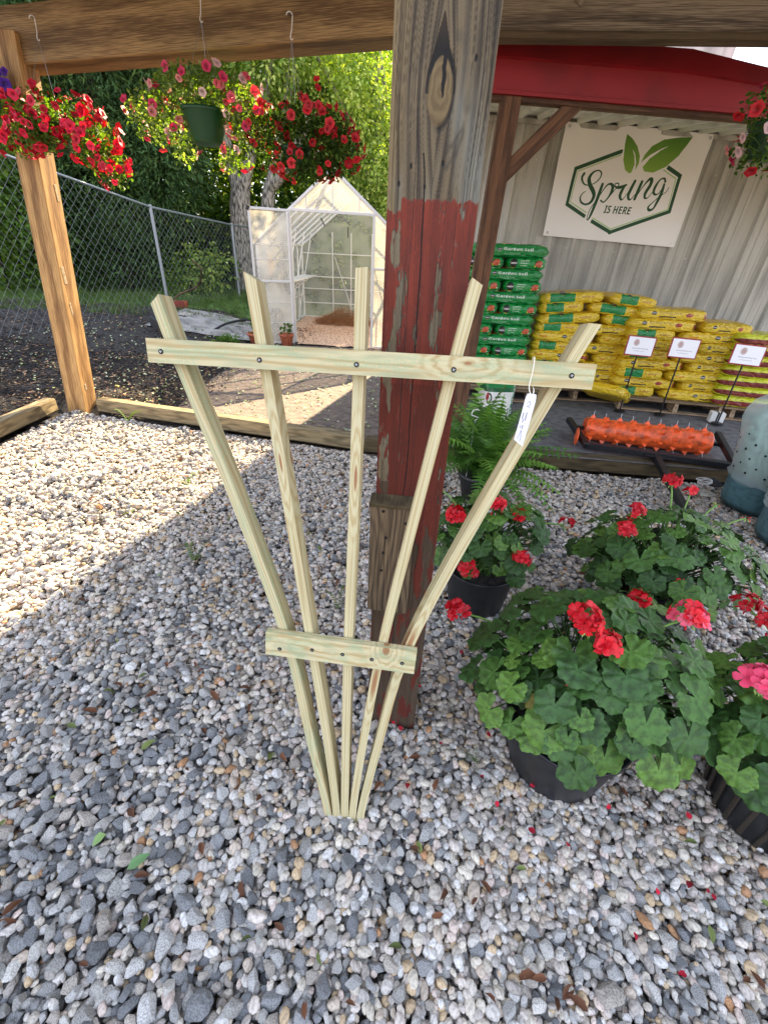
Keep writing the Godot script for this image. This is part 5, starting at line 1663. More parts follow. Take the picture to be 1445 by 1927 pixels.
# ---------- signs, plastic-wrapped pots, roller ----------
func yard_things() -> void:
	var img := Image.create(192, 128, false, Image.FORMAT_RGB8)
	img.fill(srgb(234, 234, 240))
	disc(img, 62, 40, 22, 26, srgb(196, 178, 176))
	disc(img, 62, 40, 14, 18, srgb(170, 140, 138))
	scribble(img, 40, 82, 120, 8, srgb(150, 150, 158))
	scribble(img, 56, 100, 80, 7, srgb(166, 166, 172))
	var cm := mk(Color(1, 1, 1), 0.3, {"tex": tex(img), "coat": 0.4})
	var rim := mk(hex(150, 34, 42), 0.5)
	for s in [[Vector3(2.56, 0.79, -4.87), Vector3(2.57, 0.10, -4.89), -0.10, "price sign between the two yellow stacks"], [Vector3(2.97, 0.80, -4.80), Vector3(2.98, 0.10, -4.82), -0.08, "price sign in front of the middle of the tidy yellow stack"], [Vector3(3.46, 0.80, -4.57), Vector3(3.47, 0.10, -4.59), -0.22, "price sign in front of the lime-yellow bags"], [Vector3(0.70, 0.82, -4.86), Vector3(0.71, 0.10, -4.86), 0.5, "price sign half hidden behind the brown lean-to post"]]:
		var c: Vector3 = s[0]
		var t := thing("price_sign", s[3], "sign", s[1], "red-rimmed price signs on black stakes")
		var bs := Basis(Vector3.UP, s[2]) * Basis(Vector3.BACK, -0.04) * Basis(Vector3.RIGHT, -0.12)
		var f := MB.new()
		f.box(Vector3(0.285, 0.195, 0.008), Vector3.ZERO, Basis.IDENTITY, 0.003)
		obj("frame", f.mesh(), rim, t, Transform3D(bs, c - O))
		f = MB.new()
		f.poly([Vector3(-0.13, -0.085, 0.0065), Vector3(0.13, -0.085, 0.0065), Vector3(0.13, 0.085, 0.0065), Vector3(-0.13, 0.085, 0.0065)], Vector3.BACK, Color.WHITE, [Vector2(0, 1), Vector2(1, 1), Vector2(1, 0), Vector2(0, 0)])
		obj("card", f.mesh(), cm, t, Transform3D(bs, c - O))
		rod("stake", [s[1], c + Vector3(0, -0.09, -0.008)], 0.008, M.black_metal, t, 6)
		f = MB.new()
		f.lathe([Vector2(0, 0.012), Vector2(0.05, 0.012), Vector2(0.06, 0.0)], 16)
		obj("foot", f.mesh(), M.black_metal, t)
	# small white carton by the right pallet
	var w := thing("white_carton", "small white carton with a dark strap in front of the pallet", "carton", Vector3(3.50, 0.09, -4.68))
	obj("carton", shape_box(Vector3(0.13, 0.11, 0.09)), mk(hex(226, 226, 224), 0.7), w, Transform3D(Basis(Vector3.UP, -0.3), Vector3(0, 0.055, 0)))
	obj("strap", shape_box(Vector3(0.016, 0.113, 0.093), 0.001), M.black_metal, w, Transform3D(Basis(Vector3.UP, -0.3), Vector3(-0.004, 0.056, 0)))
	# two pots wrapped in perforated bluish film
	var film := mk(hex(222, 236, 238), 0.28, {"alpha": 0.36, "back": Color(0.6, 0.7, 0.7), "coat": 0.5, "coatr": 0.12})
	var dark := mk(hex(74, 108, 116), 0.35, {"tex": mottled(263, 0.03, 0.8, 1.15, 128, 3, 0.2), "tri": 5.0})
	var inner := mk(hex(150, 182, 170), 0.8, {"tex": mottled(264, 0.03, 0.6, 1.3, 128, 3, 0.3), "tri": 5.0})
	var hole := mk(hex(20, 28, 32), 0.9)
	var k := 0
	for e in [[Vector3(2.72, 0, -2.92), 0.21, 0.78, "plastic-wrapped pot with a folded top nearer the roller"], [Vector3(2.64, 0, -2.45), 0.20, 0.60, "plastic-wrapped pot at the right edge nearest the geraniums"]]:
		var t := thing("wrapped_pot", e[3], "wrapped pot", e[0], "pots in perforated plastic film")
		var R: float = e[1]
		var H: float = e[2]
		var wn := noise(265 + k, 1.0, 2)
		var mb := MB.new()
		mb.lathe([Vector2(0, 0), Vector2(R * 0.93, 0.0), Vector2(R * 1.0, 0.06), Vector2(R * 1.02, 0.22), Vector2(R * 0.98, 0.235), Vector2(0, 0.235)], 28)
		for i in mb.v.size():
			mb.v[i] += mb.n[i] * 0.008 * wn.get_noise_3d(mb.v[i].x * 22.0, mb.v[i].y * 22.0, mb.v[i].z * 22.0)
		obj("pot", mb.mesh(), dark, t)
		mb = MB.new()
		mb.lathe([Vector2(0, 0.24), Vector2(R * 0.9, 0.24), Vector2(R * 1.0, H * 0.5), Vector2(R * 1.12, H * 0.75), Vector2(R * 0.9, H * 0.88), Vector2(0.0, H * 0.92)], 24)
		for i in mb.v.size():
			mb.v[i] += mb.n[i] * 0.02 * wn.get_noise_3d(mb.v[i].x * 14.0, mb.v[i].y * 14.0, mb.v[i].z * 14.0)
		obj("plant_bundle", mb.mesh(), inner, t)
		mb = MB.new()
		var prof := [Vector2(R * 1.03, 0.20), Vector2(R * 1.14, 0.235), Vector2(R * 1.06, 0.265), Vector2(R * 1.12, H * 0.42), Vector2(R * 1.18, H * 0.52), Vector2(R * 1.25, H * 0.62), Vector2(R * 1.31, H * 0.72), Vector2(R * 1.35, H * 0.81), Vector2(R * 1.36, H * 0.89), Vector2(R * 1.22, H * 0.96), Vector2(R * 0.9, H * 1.02), Vector2(R * 0.5, H * 1.06), Vector2(R * 0.12, H * 1.07)]
		mb.lathe(prof, 36)
		for i in mb.v.size():
			var p := mb.v[i]
			mb.v[i] += mb.n[i] * (0.022 * wn.get_noise_3d(p.x * 12.0, p.y * 7.0, p.z * 12.0) - 0.022 * absf(wn.get_noise_3d(p.x * 30.0 + p.y * 20.0, p.y * 16.0, p.z * 30.0)))
		mb.smooth()
		obj("film", mb.mesh(), film, t)
		var hm := MB.new()
		hm.lathe([Vector2(0.0, 0.0012), Vector2(0.0075, 0.0008), Vector2(0.0085, 0.0)], 10)
		var hmesh := hm.mesh()
		for r in 6:
			for q in 11:
				var a := TAU * (q + 0.5 * (r % 2)) / 11.0 + rr(-0.05, 0.05)
				var y := 0.29 + r * (H * 0.62 - 0.22) / 5.0
				var d := Vector3(cos(a), 0, sin(a))
				var p := d * (R * lerpf(1.05, 1.36, clampf((y / H - 0.34) / 0.5, 0, 1)) + 0.002) + Vector3(0, y, 0)
				p += d * (0.016 * wn.get_noise_3d(p.x * 12.0, p.y * 7.0, p.z * 12.0) + 0.004)
				obj("hole", hmesh, hole, t, Transform3D(Basis(d.cross(Vector3.UP), d, Vector3.UP).scaled(Vector3.ONE * rr(0.8, 1.2)), p))
		k += 1

func roller() -> void:
	var t := thing("spiked_roller", "orange spiked lawn roller with a black frame and drawbar", "roller", Vector3(2.3, 0.1, -3.7))
	var a := Vector3(1.80, 0.195, -3.95)
	var b := Vector3(2.80, 0.195, -3.70)
	var ax := along(a, b, Vector3.UP)
	var L := a.distance_to(b)
	var mb := MB.new()
	var R := 0.10
	mb.lathe([Vector2(0.02, -L / 2 + 0.03), Vector2(R - 0.03, -L / 2 + 0.015), Vector2(R - 0.008, -L / 2), Vector2(R, -L / 2 + 0.015), Vector2(R, 0), Vector2(R, L / 2 - 0.015), Vector2(R - 0.008, L / 2), Vector2(R - 0.03, L / 2 - 0.015), Vector2(0.02, L / 2 - 0.03)], 40)
	var dr := obj("drum", mb.mesh(), M.orange, t, Transform3D(ax, (a + b) * 0.5 - O))
	# spikes: an orange wedge with a steel tip
	var wedge := MB.new()
	wedge.poly([Vector3(-0.03, 0, 0.014), Vector3(0.022, 0, 0.004), Vector3(0.0, 0.036, 0.0)], Vector3(0, 0.2, 1).normalized())
	wedge.poly([Vector3(-0.03, 0, -0.014), Vector3(0.022, 0, -0.004), Vector3(0.0, 0.036, 0.0)], Vector3(0, 0.2, -1).normalized())
	wedge.poly([Vector3(-0.03, 0, 0.014), Vector3(-0.03, 0, -0.014), Vector3(0.0, 0.036, 0.0)], Vector3(-1, 0.3, 0).normalized())
	wedge.poly([Vector3(0.022, 0, 0.004), Vector3(0.022, 0, -0.004), Vector3(0.0, 0.036, 0.0)], Vector3(1, 0.3, 0).normalized())
	var wm := wedge.mesh()
	var tip := MB.new()
	tip.tube([Vector3(0, 0.028, 0), Vector3(0, 0.058, 0), Vector3(0, 0.068, 0)], [0.0035, 0.003, 0.0006], 5)
	var tm := tip.mesh()
	for r in 8:
		for q in 9:
			var g := TAU * (r + 0.5 * (q % 2)) / 8.0 + 0.2
			var d := ax.x * cos(g) + ax.z * sin(g)
			var p := (a + b) * 0.5 + ax.y * (-L / 2 + 0.06 + q * (L - 0.12) / 8.0) + d * (R - 0.002)
			var xf := Transform3D(Basis(ax.y, d, ax.y.cross(d)), p - O)
			obj("spike", wm, M.orange, t, xf)
			if q % 2 == 0 or r % 2 == 0:
				obj("spike_tip", tm, M.steel, t, xf)
	# frame of square tube
	var f0 := Vector3(1.73, 0.205, -4.16)
	var f1 := Vector3(1.74, 0.13, -3.68)
	var f2 := Vector3(2.84, 0.13, -3.36)
	var f3 := Vector3(2.93, 0.245, -3.82)
	bar("frame_tube", f1, f2, 0.052, 0.052, M.black_metal, t, Vector3.UP, 0.005)
	bar("frame_tube", f0, f1 + Vector3(-0.004, 0, 0.03), 0.05, 0.05, M.black_metal, t, Vector3.RIGHT, 0.005)
	bar("frame_tube", f3, f2 + Vector3(-0.02, 0.0, 0.04), 0.05, 0.05, M.black_metal, t, Vector3.RIGHT, 0.005)
	bar("axle_stub", a - ax.y * 0.07, a, 0.03, 0.03, M.black_metal, t)
	bar("axle_stub", b, b + ax.y * 0.10, 0.03, 0.03, M.black_metal, t)
	bar("gusset", Vector3(2.18, 0.135, -3.535), Vector3(2.40, 0.13, -3.465), 0.012, 0.10, M.black_metal, t, Vector3.UP, 0.003)
	bar("drawbar", Vector3(2.27, 0.125, -3.53), Vector3(2.09, 0.035, -2.66), 0.052, 0.052, M.black_metal, t, Vector3.RIGHT, 0.005)
	bar("hitch", Vector3(2.10, 0.04, -2.68), Vector3(2.085, 0.03, -2.60), 0.07, 0.014, M.black_metal, t, Vector3.RIGHT, 0.003)
	var pp := []
	for i in 26:
		var g := i * 0.55
		pp.append(f2 + Vector3(0.0, 0.02, 0.02) + Vector3(-0.04 + 0.002 * i, 0.036 * cos(g), 0.036 * sin(g)))
	rod("tie_wire", catmull(pp, 3), 0.0022, M.white_metal, t, 4)
	# an end disc of the same orange standing at the left of the drum
	var ds := MB.new()
	ds.lathe([Vector2(0.0, 0.006), Vector2(0.07, 0.006), Vector2(0.078, 0.0), Vector2(0.07, -0.006), Vector2(0.0, -0.006)], 24)
	obj("end_plate", ds.mesh(), M.orange, t, Transform3D(Basis(ax.x, ax.y, ax.z), Vector3(1.69, 0.165, -3.80) - O))
	# coil of white cable under the frame and a pale rock beside it
	var c := thing("cable_coil", "small coil of white cable on the gravel below the roller frame", "cable", Vector3(2.53, 0.03, -3.22))
	pp = []
	for i in 60:
		var g := i * 0.42
		pp.append(O + Vector3((0.05 + 0.012 * sin(i * 1.3)) * cos(g), 0.006 + 0.006 * sin(i * 0.9) + i * 0.0004, (0.038 + 0.01 * cos(i * 0.7)) * sin(g)))
	rod("cable", catmull(pp, 2), 0.0035, M.white_metal, c, 5)
	var rk := obj("rock", stone_mesh(90, true), mk(hex(176, 172, 162), 0.9, {"tex": M.speck, "tri": 0.8}), self, Transform3D(Basis.from_euler(Vector3(0.2, 0.6, 0)).scaled(Vector3(0.085, 0.05, 0.06)), Vector3(2.42, 0.035, -3.02)))
	tag(rk, "pale loaf-shaped rock on the gravel beside the wrapped pots", "rock")
	rk = obj("rock", stone_mesh(91, true), mk(hex(40, 40, 44), 0.9), self, Transform3D(Basis.from_euler(Vector3(0, 1.6, 0.1)).scaled(Vector3(0.08, 0.045, 0.06)), Vector3(2.62, 0.03, -3.24)))
	tag(rk, "black rock against the edging timber behind the wrapped pots", "rock")

# ---------- potted plants ----------
func geranium_leaf(seed_: int, dark: float) -> ArrayMesh:
	var g := RandomNumberGenerator.new()
	g.seed = seed_
	var mb := MB.new()
	var segs := 44
	var rings := [0.0, 0.28, 0.55, 0.8, 1.0]
	var cup := g.randf_range(0.05, 0.45)
	var bend := g.randf_range(-0.35, 0.15)
	var tilt := g.randf_range(-0.25, 0.25)
	var p1 := g.randf_range(0, TAU)
	for ri in rings.size():
		var r: float = rings[ri]
		for k in segs + 1:
			var a := -2.86 + 5.72 * k / segs         # the notch lies at +-PI
			var lobe := 0.5 + 0.5 * cos(a * 7.0 / 5.72 * TAU * 0.5 * 1.0 * 2.0)
			var edge := 1.0 - 0.15 * (1.0 - pow(lobe, 0.5)) + 0.028 * cos(a * 29.0) + 0.05 * sin(a * 2.0 + p1)
			var rad := r * lerpf(1.0, edge, r * r)
			var fold := cos(a * 7.0 / 5.72 * TAU)
			var y := 0.028 * r * fold + 0.05 * r * r * r * cos(a * 12.0 + p1) + cup * r * r * 0.6 - 0.14 * r * r * r + 0.10 * r * r * sin(a * 3.0 + p1) * (r - 0.2)
			var x := rad * sin(a)
			var z := rad * cos(a) * 0.96 + 0.12
			y += bend * z * z * 0.4 + tilt * x * absf(x) * 0.5
			var c := 1.0
			var ring := exp(-pow((r - 0.52) / 0.16, 2)) * dark
			c *= 1.0 - 0.45 * ring
			var vein := pow(maxf(0.0, fold), 10.0) * (1.0 - r * 0.6)
			mb.vert(Vector3(x, y, z), Vector3.UP, Vector2(x, z), Color(c * (1.0 + 0.5 * vein), c * (1.0 + 0.35 * vein), c * (1.0 + 0.3 * vein)))
	for i in rings.size() - 1:
		for k in segs:
			var a := i * (segs + 1) + k
			mb.quad(a, a + 1, a + segs + 2, a + segs + 1)
	mb.smooth()
	return mb.mesh()

func floret(seed_: int) -> ArrayMesh:
	var g := RandomNumberGenerator.new()
	g.seed = seed_
	var mb := MB.new()
	for k in 5:
		var a := TAU * k / 5.0 + g.randf_range(-0.12, 0.12)
		var d := Vector3(cos(a), 0, sin(a))
		var s := Vector3(-sin(a), 0, cos(a))
		var tone := g.randf_range(0.8, 1.15)
		var c := Color(tone, tone, tone)
		var lift := g.randf_range(0.05, 0.3)
		var rows := []
		for r in [[0.05, 0.05, -0.1], [0.35, 0.26, 0.05], [0.7, 0.42, 0.12], [0.95, 0.34, 0.05], [1.04, 0.12, -0.02]]:
			var row := []
			for u in [-1, 0, 1]:
				row.append(mb.vert(d * r[0] + s * (u * r[1]) + Vector3(0, r[2] + lift * r[0] + (0.06 if u != 0 else 0.0) * r[0], 0), Vector3.UP, Vector2.ZERO, c * (0.75 if r[0] < 0.1 else 1.0)))
			rows.append(row)
		for i in 4:
			for u in 2:
				mb.quad(rows[i][u], rows[i][u + 1], rows[i + 1][u + 1], rows[i + 1][u])
	mb.smooth()
	return mb.mesh()

func bud_mesh() -> ArrayMesh:
	var mb := MB.new()
	mb.lathe([Vector2(0.0, -0.02), Vector2(0.10, 0.05), Vector2(0.2, 0.3), Vector2(0.17, 0.6), Vector2(0.05, 0.9), Vector2(0.0, 1.0)], 7)
	return mb.mesh()

var leaf_set := []
var floret_set := []
var bud: ArrayMesh

func flower_head(t: Node3D, root: Vector3, at: Vector3, R: float, size: float, n: int, mats: Array, buds := 6) -> void:
	var h := Node3D.new()
	h.name = "flower_head"
	t.add_child(h, true)
	h.position = at - O
	var up := (at - root).normalized().lerp(Vector3.UP, 0.35).normalized()
	for i in n:
		var d := Vector3(rr(-1, 1), rr(-0.35, 1.0), rr(-1, 1)).normalized()
		d = (d + up * 0.35 + Vector3(0, 0.1, 0.25)).normalized()
		var p := at + d * R * rr(0.7, 1.0)
		var b := along(Vector3.ZERO, d + Vector3(rr(-0.5, 0.5), rr(-0.5, 0.5), rr(-0.5, 0.5)), Vector3(rr(-1, 1), rr(-1, 1), rr(-1, 1)))
		obj("floret", floret_set[rng.randi() % floret_set.size()], mats[rng.randi() % mats.size()], h, Transform3D(b.scaled(Vector3.ONE * size * rr(0.8, 1.15)), p - O))
	for i in buds:
		var d := Vector3(rr(-1, 1), rr(-1.0, 0.3), rr(-1, 1)).normalized()
		var p := at + d * R * 0.55
		obj("bud", bud, M.bud_green if rng.randf() < 0.6 else mats[0], h, Transform3D(along(Vector3.ZERO, d, Vector3(0.3, 0.1, 1)).scaled(Vector3.ONE * size * rr(0.6, 0.9)), p - O))
	rod("flower_stem", catmull([root, root.lerp(at, 0.55) + Vector3(0, 0.03, 0), at - up * R * 0.3], 5), [0.0035], M.stem, t, 6)

func geranium(label: String, c: Vector3, potR: float, potH: float, pot_mat: Material, dome: Vector3, dome_at: Vector3, n: int, leaf: Vector2, heads: Array, seed_: int, ribs := false) -> void:
	var t := thing("potted_geranium", label, "potted plant", c, "geraniums in plastic pots on the gravel")
	var mb := MB.new()
	var pr := [Vector2(0, 0.0), Vector2(potR * 0.74, 0.0), Vector2(potR * 0.80, 0.012), Vector2(potR * 0.97, potH - 0.03), Vector2(potR * 0.985, potH - 0.028), Vector2(potR * 1.03, potH - 0.022), Vector2(potR * 1.04, potH - 0.004), Vector2(potR * 1.01, potH), Vector2(potR * 0.95, potH - 0.006), Vector2(potR * 0.92, potH - 0.05)]
	mb.lathe(pr, 48)
	if ribs:
		for i in mb.v.size():
			var p := mb.v[i]
			if p.y > 0.01 and p.y < potH - 0.03:
				var a := atan2(p.z, p.x)
				mb.v[i] = Vector3(p.x, p.y, p.z) * Vector3(1.0 + 0.02 * cos(a * 24.0), 1, 1.0 + 0.02 * cos(a * 24.0))
	obj("pot", mb.mesh(), pot_mat, t)
	if ribs:
		for i in 24:
			var a := TAU * i / 24.0
			var d := Vector3(cos(a), 0, sin(a))
			bar("rib", c + d * potR * 0.83 + Vector3(0, 0.02, 0), c + d * potR * 0.985 + Vector3(0, potH - 0.035, 0), 0.014, 0.010, M.brown_plastic, t, Vector3(-d.z, 0, d.x), 0.003)
	mb = MB.new()
	mb.lathe([Vector2(0, potH - 0.025), Vector2(potR * 0.5, potH - 0.03), Vector2(potR * 0.94, potH - 0.035)], 24)
	obj("soil", mb.mesh(), M.mulch, t)
	var root := c + Vector3(0, potH - 0.03, 0)
	# stalks in one mesh, each leaf its own
	var st := MB.new()
	for i in n:
		var shell := 1.0 if i < n * 0.62 else rr(0.45, 0.85)
		var cy := 1.0 - 1.70 * (i + 0.5) / n if i < n * 0.62 else rr(-0.3, 0.8)
		cy = clampf(cy + rr(-0.1, 0.1), -0.72, 0.99)
		var az := 2.399963 * i + rr(-0.3, 0.3)
		var sr := sqrt(maxf(0.0, 1.0 - cy * cy))
		var d := Vector3(cos(az) * sr, cy, sin(az) * sr)
		shell *= rr(0.88, 1.1)
		var p := dome_at + Vector3(d.x * dome.x, d.y * dome.y, d.z * dome.z) * shell
		if p.y < 0.05:
			p.y = rr(0.06, 0.14)
		var nn := (d + Vector3(0, 0.55, 0) + Vector3(rr(-0.35, 0.35), rr(-0.2, 0.2), rr(-0.35, 0.35))).normalized()
		var outw := (Vector3(d.x, -0.35, d.z) + Vector3(rr(-0.4, 0.4), 0, rr(-0.4, 0.4)))
		var z := (outw - nn * outw.dot(nn)).normalized()
		var s := rr(leaf.x, leaf.y) * (0.8 if shell < 0.8 else 1.0)
		if rng.randf() < 0.12:
			s *= 0.6
		var bs := Basis(nn.cross(z), nn, z).scaled(Vector3.ONE * s)
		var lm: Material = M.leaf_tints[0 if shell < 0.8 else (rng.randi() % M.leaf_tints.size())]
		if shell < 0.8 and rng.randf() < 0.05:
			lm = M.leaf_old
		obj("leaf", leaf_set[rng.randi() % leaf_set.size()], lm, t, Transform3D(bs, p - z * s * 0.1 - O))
		var q := root + Vector3(rr(-0.4, 0.4) * potR, 0, rr(-0.4, 0.4) * potR)
		st.tube(catmull([q - O, q.lerp(p, 0.5) + Vector3(0, 0.04, 0) - O, p - O], 3), [0.0032, 0.0024], 5, Color.WHITE, false)
	var so := obj("stalks", st.mesh(), M.stem_dark, t)
	so.set_meta("kind", "stuff")
	for h in heads:
		var e := dome_at.lerp(h[0], 0.35)
		flower_head(t, e, h[0], h[1], h[2], h[3], h[4], h[5] if h.size() > 5 else 6)

func geraniums() -> void:
	for k in 7:
		leaf_set.append(geranium_leaf(300 + k, 0.35 + 0.2 * (k % 5)))
	for k in 4:
		floret_set.append(floret(320 + k))
	bud = bud_mesh()
	var leaf_mottle := mottled(371, 0.02, 0.80, 1.18, 128, 4, 0.14)
	M.leaf_tints = []
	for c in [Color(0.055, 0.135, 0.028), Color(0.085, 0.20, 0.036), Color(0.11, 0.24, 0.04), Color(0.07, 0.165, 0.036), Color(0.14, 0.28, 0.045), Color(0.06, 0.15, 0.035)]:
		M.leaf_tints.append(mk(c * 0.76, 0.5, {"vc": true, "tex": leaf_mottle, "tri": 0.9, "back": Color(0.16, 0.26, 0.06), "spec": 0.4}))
	M.leaf_old = mk(Color(0.30, 0.26, 0.05), 0.6, {"vc": true, "back": Color(0.25, 0.25, 0.06)})
	M.bud_green = mk(hex(150, 178, 96), 0.6)
	var red := [mk(hex(220, 14, 36), 0.55, {"vc": true, "back": Color(0.5, 0.06, 0.05)}), mk(hex(196, 8, 32), 0.55, {"vc": true, "back": Color(0.45, 0.05, 0.05)})]
	var pinkred := [red[0], mk(hex(238, 92, 120), 0.55, {"vc": true, "back": Color(0.5, 0.15, 0.2)})]
	var pink := [mk(hex(240, 92, 128), 0.55, {"vc": true, "back": Color(0.5, 0.15, 0.2)}), mk(hex(232, 60, 104), 0.55, {"vc": true, "back": Color(0.5, 0.12, 0.18)})]
	var black: Material = M.black_plastic
	geranium("big geranium in a black pot right of the trellis foot, two large red heads", Vector3(0.63, 0.0, -0.915), 0.192, 0.25, black, Vector3(0.335, 0.29, 0.28), Vector3(0.645, 0.37, -0.94), 215, Vector2(0.040, 0.062),
		[[Vector3(0.535, 0.705, -0.85), 0.042, 0.021, 14, red], [Vector3(0.585, 0.66, -0.82), 0.034, 0.023, 11, red, 2], [Vector3(0.87, 0.65, -0.95), 0.046, 0.022, 15, pinkred], [Vector3(0.79, 0.605, -1.05), 0.036, 0.02, 11, red], [Vector3(0.52, 0.55, -0.78), 0.026, 0.016, 0, red, 18], [Vector3(1.0, 0.45, -0.93), 0.022, 0.015, 0, red, 14], [Vector3(0.27, 0.46, -1.14), 0.036, 0.022, 9, red, 6]], 1)
	geranium("smaller geranium in a black pot close behind the trellis post, scarlet heads", Vector3(0.48, 0.0, -1.72), 0.17, 0.24, black, Vector3(0.27, 0.23, 0.22), Vector3(0.47, 0.37, -1.70), 135, Vector2(0.034, 0.052),
		[[Vector3(0.31, 0.545, -1.63), 0.045, 0.022, 15, red], [Vector3(0.47, 0.595, -1.64), 0.046, 0.022, 14, red], [Vector3(0.57, 0.555, -1.64), 0.03, 0.018, 7, red, 10], [Vector3(0.57, 0.45, -1.47), 0.036, 0.02, 10, red], [Vector3(0.36, 0.385, -1.47), 0.036, 0.02, 10, red], [Vector3(0.84, 0.46, -1.75), 0.03, 0.02, 8, red], [Vector3(0.22, 0.62, -1.75), 0.015, 0.014, 3, red, 5]], 2)
	geranium("wide geranium farther right near the wrapped pots, few red heads on tall stalks", Vector3(1.25, 0.0, -1.62), 0.18, 0.24, black, Vector3(0.36, 0.24, 0.28), Vector3(1.24, 0.36, -1.60), 185, Vector2(0.037, 0.058),
		[[Vector3(1.24, 0.70, -1.75), 0.034, 0.021, 9, red], [Vector3(1.34, 0.655, -1.75), 0.022, 0.019, 5, red, 4], [Vector3(1.07, 0.59, -1.65), 0.042, 0.021, 11, red], [Vector3(0.99, 0.56, -1.55), 0.036, 0.021, 10, red, 8], [Vector3(1.18, 0.42, -1.40), 0.03, 0.017, 5, red, 10], [Vector3(1.59, 0.57, -1.70), 0.02, 0.016, 0, red, 10], [Vector3(1.47, 0.61, -1.74), 0.016, 0.014, 0, red, 9]], 3)
	geranium("pink-flowered geranium in a ribbed dark pot at the right edge", Vector3(1.27, 0.0, -0.78), 0.20, 0.28, M.black_plastic, Vector3(0.34, 0.25, 0.25), Vector3(1.27, 0.37, -0.80), 170, Vector2(0.042, 0.064),
		[[Vector3(1.0, 0.575, -0.80), 0.042, 0.024, 14, pink, 12], [Vector3(1.17, 0.585, -1.0), 0.04, 0.02, 11, [red[1]]], [Vector3(1.20, 0.56, -1.12), 0.036, 0.02, 10, [red[1]]]], 4, true)

func frond(seed_: int) -> ArrayMesh:
	var g := RandomNumberGenerator.new()
	g.seed = seed_
	var mb := MB.new()
	var arch := g.randf_range(0.35, 0.75)
	var n := 22
	var prev := Vector3.ZERO
	var spine := []
	for i in n + 1:
		var s := float(i) / n
		spine.append(Vector3(g.randf_range(-0.004, 0.004), 0.75 * s - arch * s * s * 1.1, s * (0.55 + 0.45 * s)))
	mb.tube(spine, [0.006, 0.005, 0.004], 4, Color(0.9, 0.9, 0.6), false)
	for i in range(2, n):
		var s := float(i) / n
		var t: Vector3 = (spine[i + 1] - spine[i - 1]).normalized()
		var L := 0.125 * pow(sin(clampf(s * 1.05, 0, 1) * PI * 0.92 + 0.12), 0.7) + 0.01
		for side in [-1, 1]:
			var d := (Vector3(side, 0, 0) + t * 0.28 + Vector3(0, g.randf_range(-0.25, 0.15), 0)).normalized()
			var up: Vector3 = t.cross(d).normalized() * -side
			var w := 0.026
			var tone := g.randf_range(0.75, 1.25)
			var c := Color(tone, tone, tone)
			# a pinna with a toothed edge
			var base := mb.v.size()
			var m := 5
			for k in m + 1:
				var u := float(k) / m
				var ww := w * (1.0 - u * 0.85) * (1.0 if k % 2 == 0 else 0.72)
				mb.vert(spine[i] + d * L * u - t * ww + Vector3(0, -0.02 * u * u, 0), up, Vector2.ZERO, c)
				mb.vert(spine[i] + d * L * u + t * ww + Vector3(0, -0.02 * u * u, 0), up, Vector2.ZERO, c)
			for k in m:
				mb.quad(base + k * 2, base + k * 2 + 1, base + k * 2 + 3, base + k * 2 + 2)
	return mb.mesh()

func fern() -> void:
	var c := Vector3(0.66, 0, -2.86)
	var t := thing("potted_fern", "bushy green fern with a white wire hanger behind the trellis", "fern", c)
	var mb := MB.new()
	mb.lathe([Vector2(0, 0), Vector2(0.10, 0), Vector2(0.14, 0.17), Vector2(0.15, 0.17), Vector2(0.15, 0.2), Vector2(0.13, 0.19), Vector2(0, 0.18)], 24)
	obj("pot", mb.mesh(), M.black_plastic, t)
	var fr := []
	for k in 6:
		fr.append(frond(340 + k))
	var tints := []
	for q in [Color(0.09, 0.22, 0.028), Color(0.15, 0.33, 0.04), Color(0.07, 0.17, 0.025), Color(0.21, 0.40, 0.06)]:
		tints.append(mk(q, 0.55, {"vc": true, "back": Color(0.3, 0.5, 0.1)}))
	for i in 104:
		var a := 2.399963 * i + rr(-0.2, 0.2)
		var lift := rr(-1.35, -0.35) if i < 52 else rr(-0.5, 0.3)
		var s := rr(0.42, 0.62)
		var b := Basis(Vector3.UP, a) * Basis(Vector3.RIGHT, lift) * Basis(Vector3.BACK, rr(-0.3, 0.3))
		obj("frond", fr[rng.randi() % 6], tints[rng.randi() % 4], t, Transform3D(b.scaled(Vector3.ONE * s), Vector3(rr(-0.05, 0.05), 0.19, rr(-0.05, 0.05))))
	# wire hanger
	var tip := Vector3(0.575, 0.57, -2.86)
	var hk := []
	for i in 10:
		var a := -0.4 + i * 0.40
		hk.append(tip + Vector3(0.028 * -cos(a) + 0.0, 0.045 + 0.028 * sin(a), 0))
	rod("hook", [tip] + [tip + Vector3(0.022, 0.02, 0)] + catmull(hk.slice(0, 9), 2), 0.0045, M.trim_white, t, 6)
	for a in [0.3, 2.4, 4.5]:
		rod("hanger_wire", [tip, c + Vector3(cos(a) * 0.145, 0.195, sin(a) * 0.145)], 0.0018, M.steel, t, 5)

# ---------- hanging baskets ----------
func petunia() -> ArrayMesh:
	var mb := MB.new()
	var seg := 15
	var rows := [[0.10, -0.9, 0.7], [0.14, -0.45, 0.8], [0.30, -0.1, 0.6], [0.72, 0.06, 1.0], [1.0, 0.02, 1.05]]
	for r in rows:
		for k in seg + 1:
			var a := TAU * k / seg
			var lob: float = 1.0 + (0.10 * cos(a * 5.0) if r[0] > 0.5 else 0.0)
			mb.vert(Vector3(cos(a) * r[0] * lob, r[1] + (0.07 * sin(a * 5.0 + 0.6) if r[0] > 0.8 else 0.0), sin(a) * r[0] * lob), Vector3(cos(a) * 0.4, 1, sin(a) * 0.4).normalized(), Vector2.ZERO, Color(r[2], r[2], r[2]))
	for i in rows.size() - 1:
		for k in seg:
			var a := i * (seg + 1) + k
			mb.quad(a, a + 1, a + seg + 2, a + seg + 1)
	mb.smooth()
	return mb.mesh()

var pet: ArrayMesh
var basket_leaf: ArrayMesh

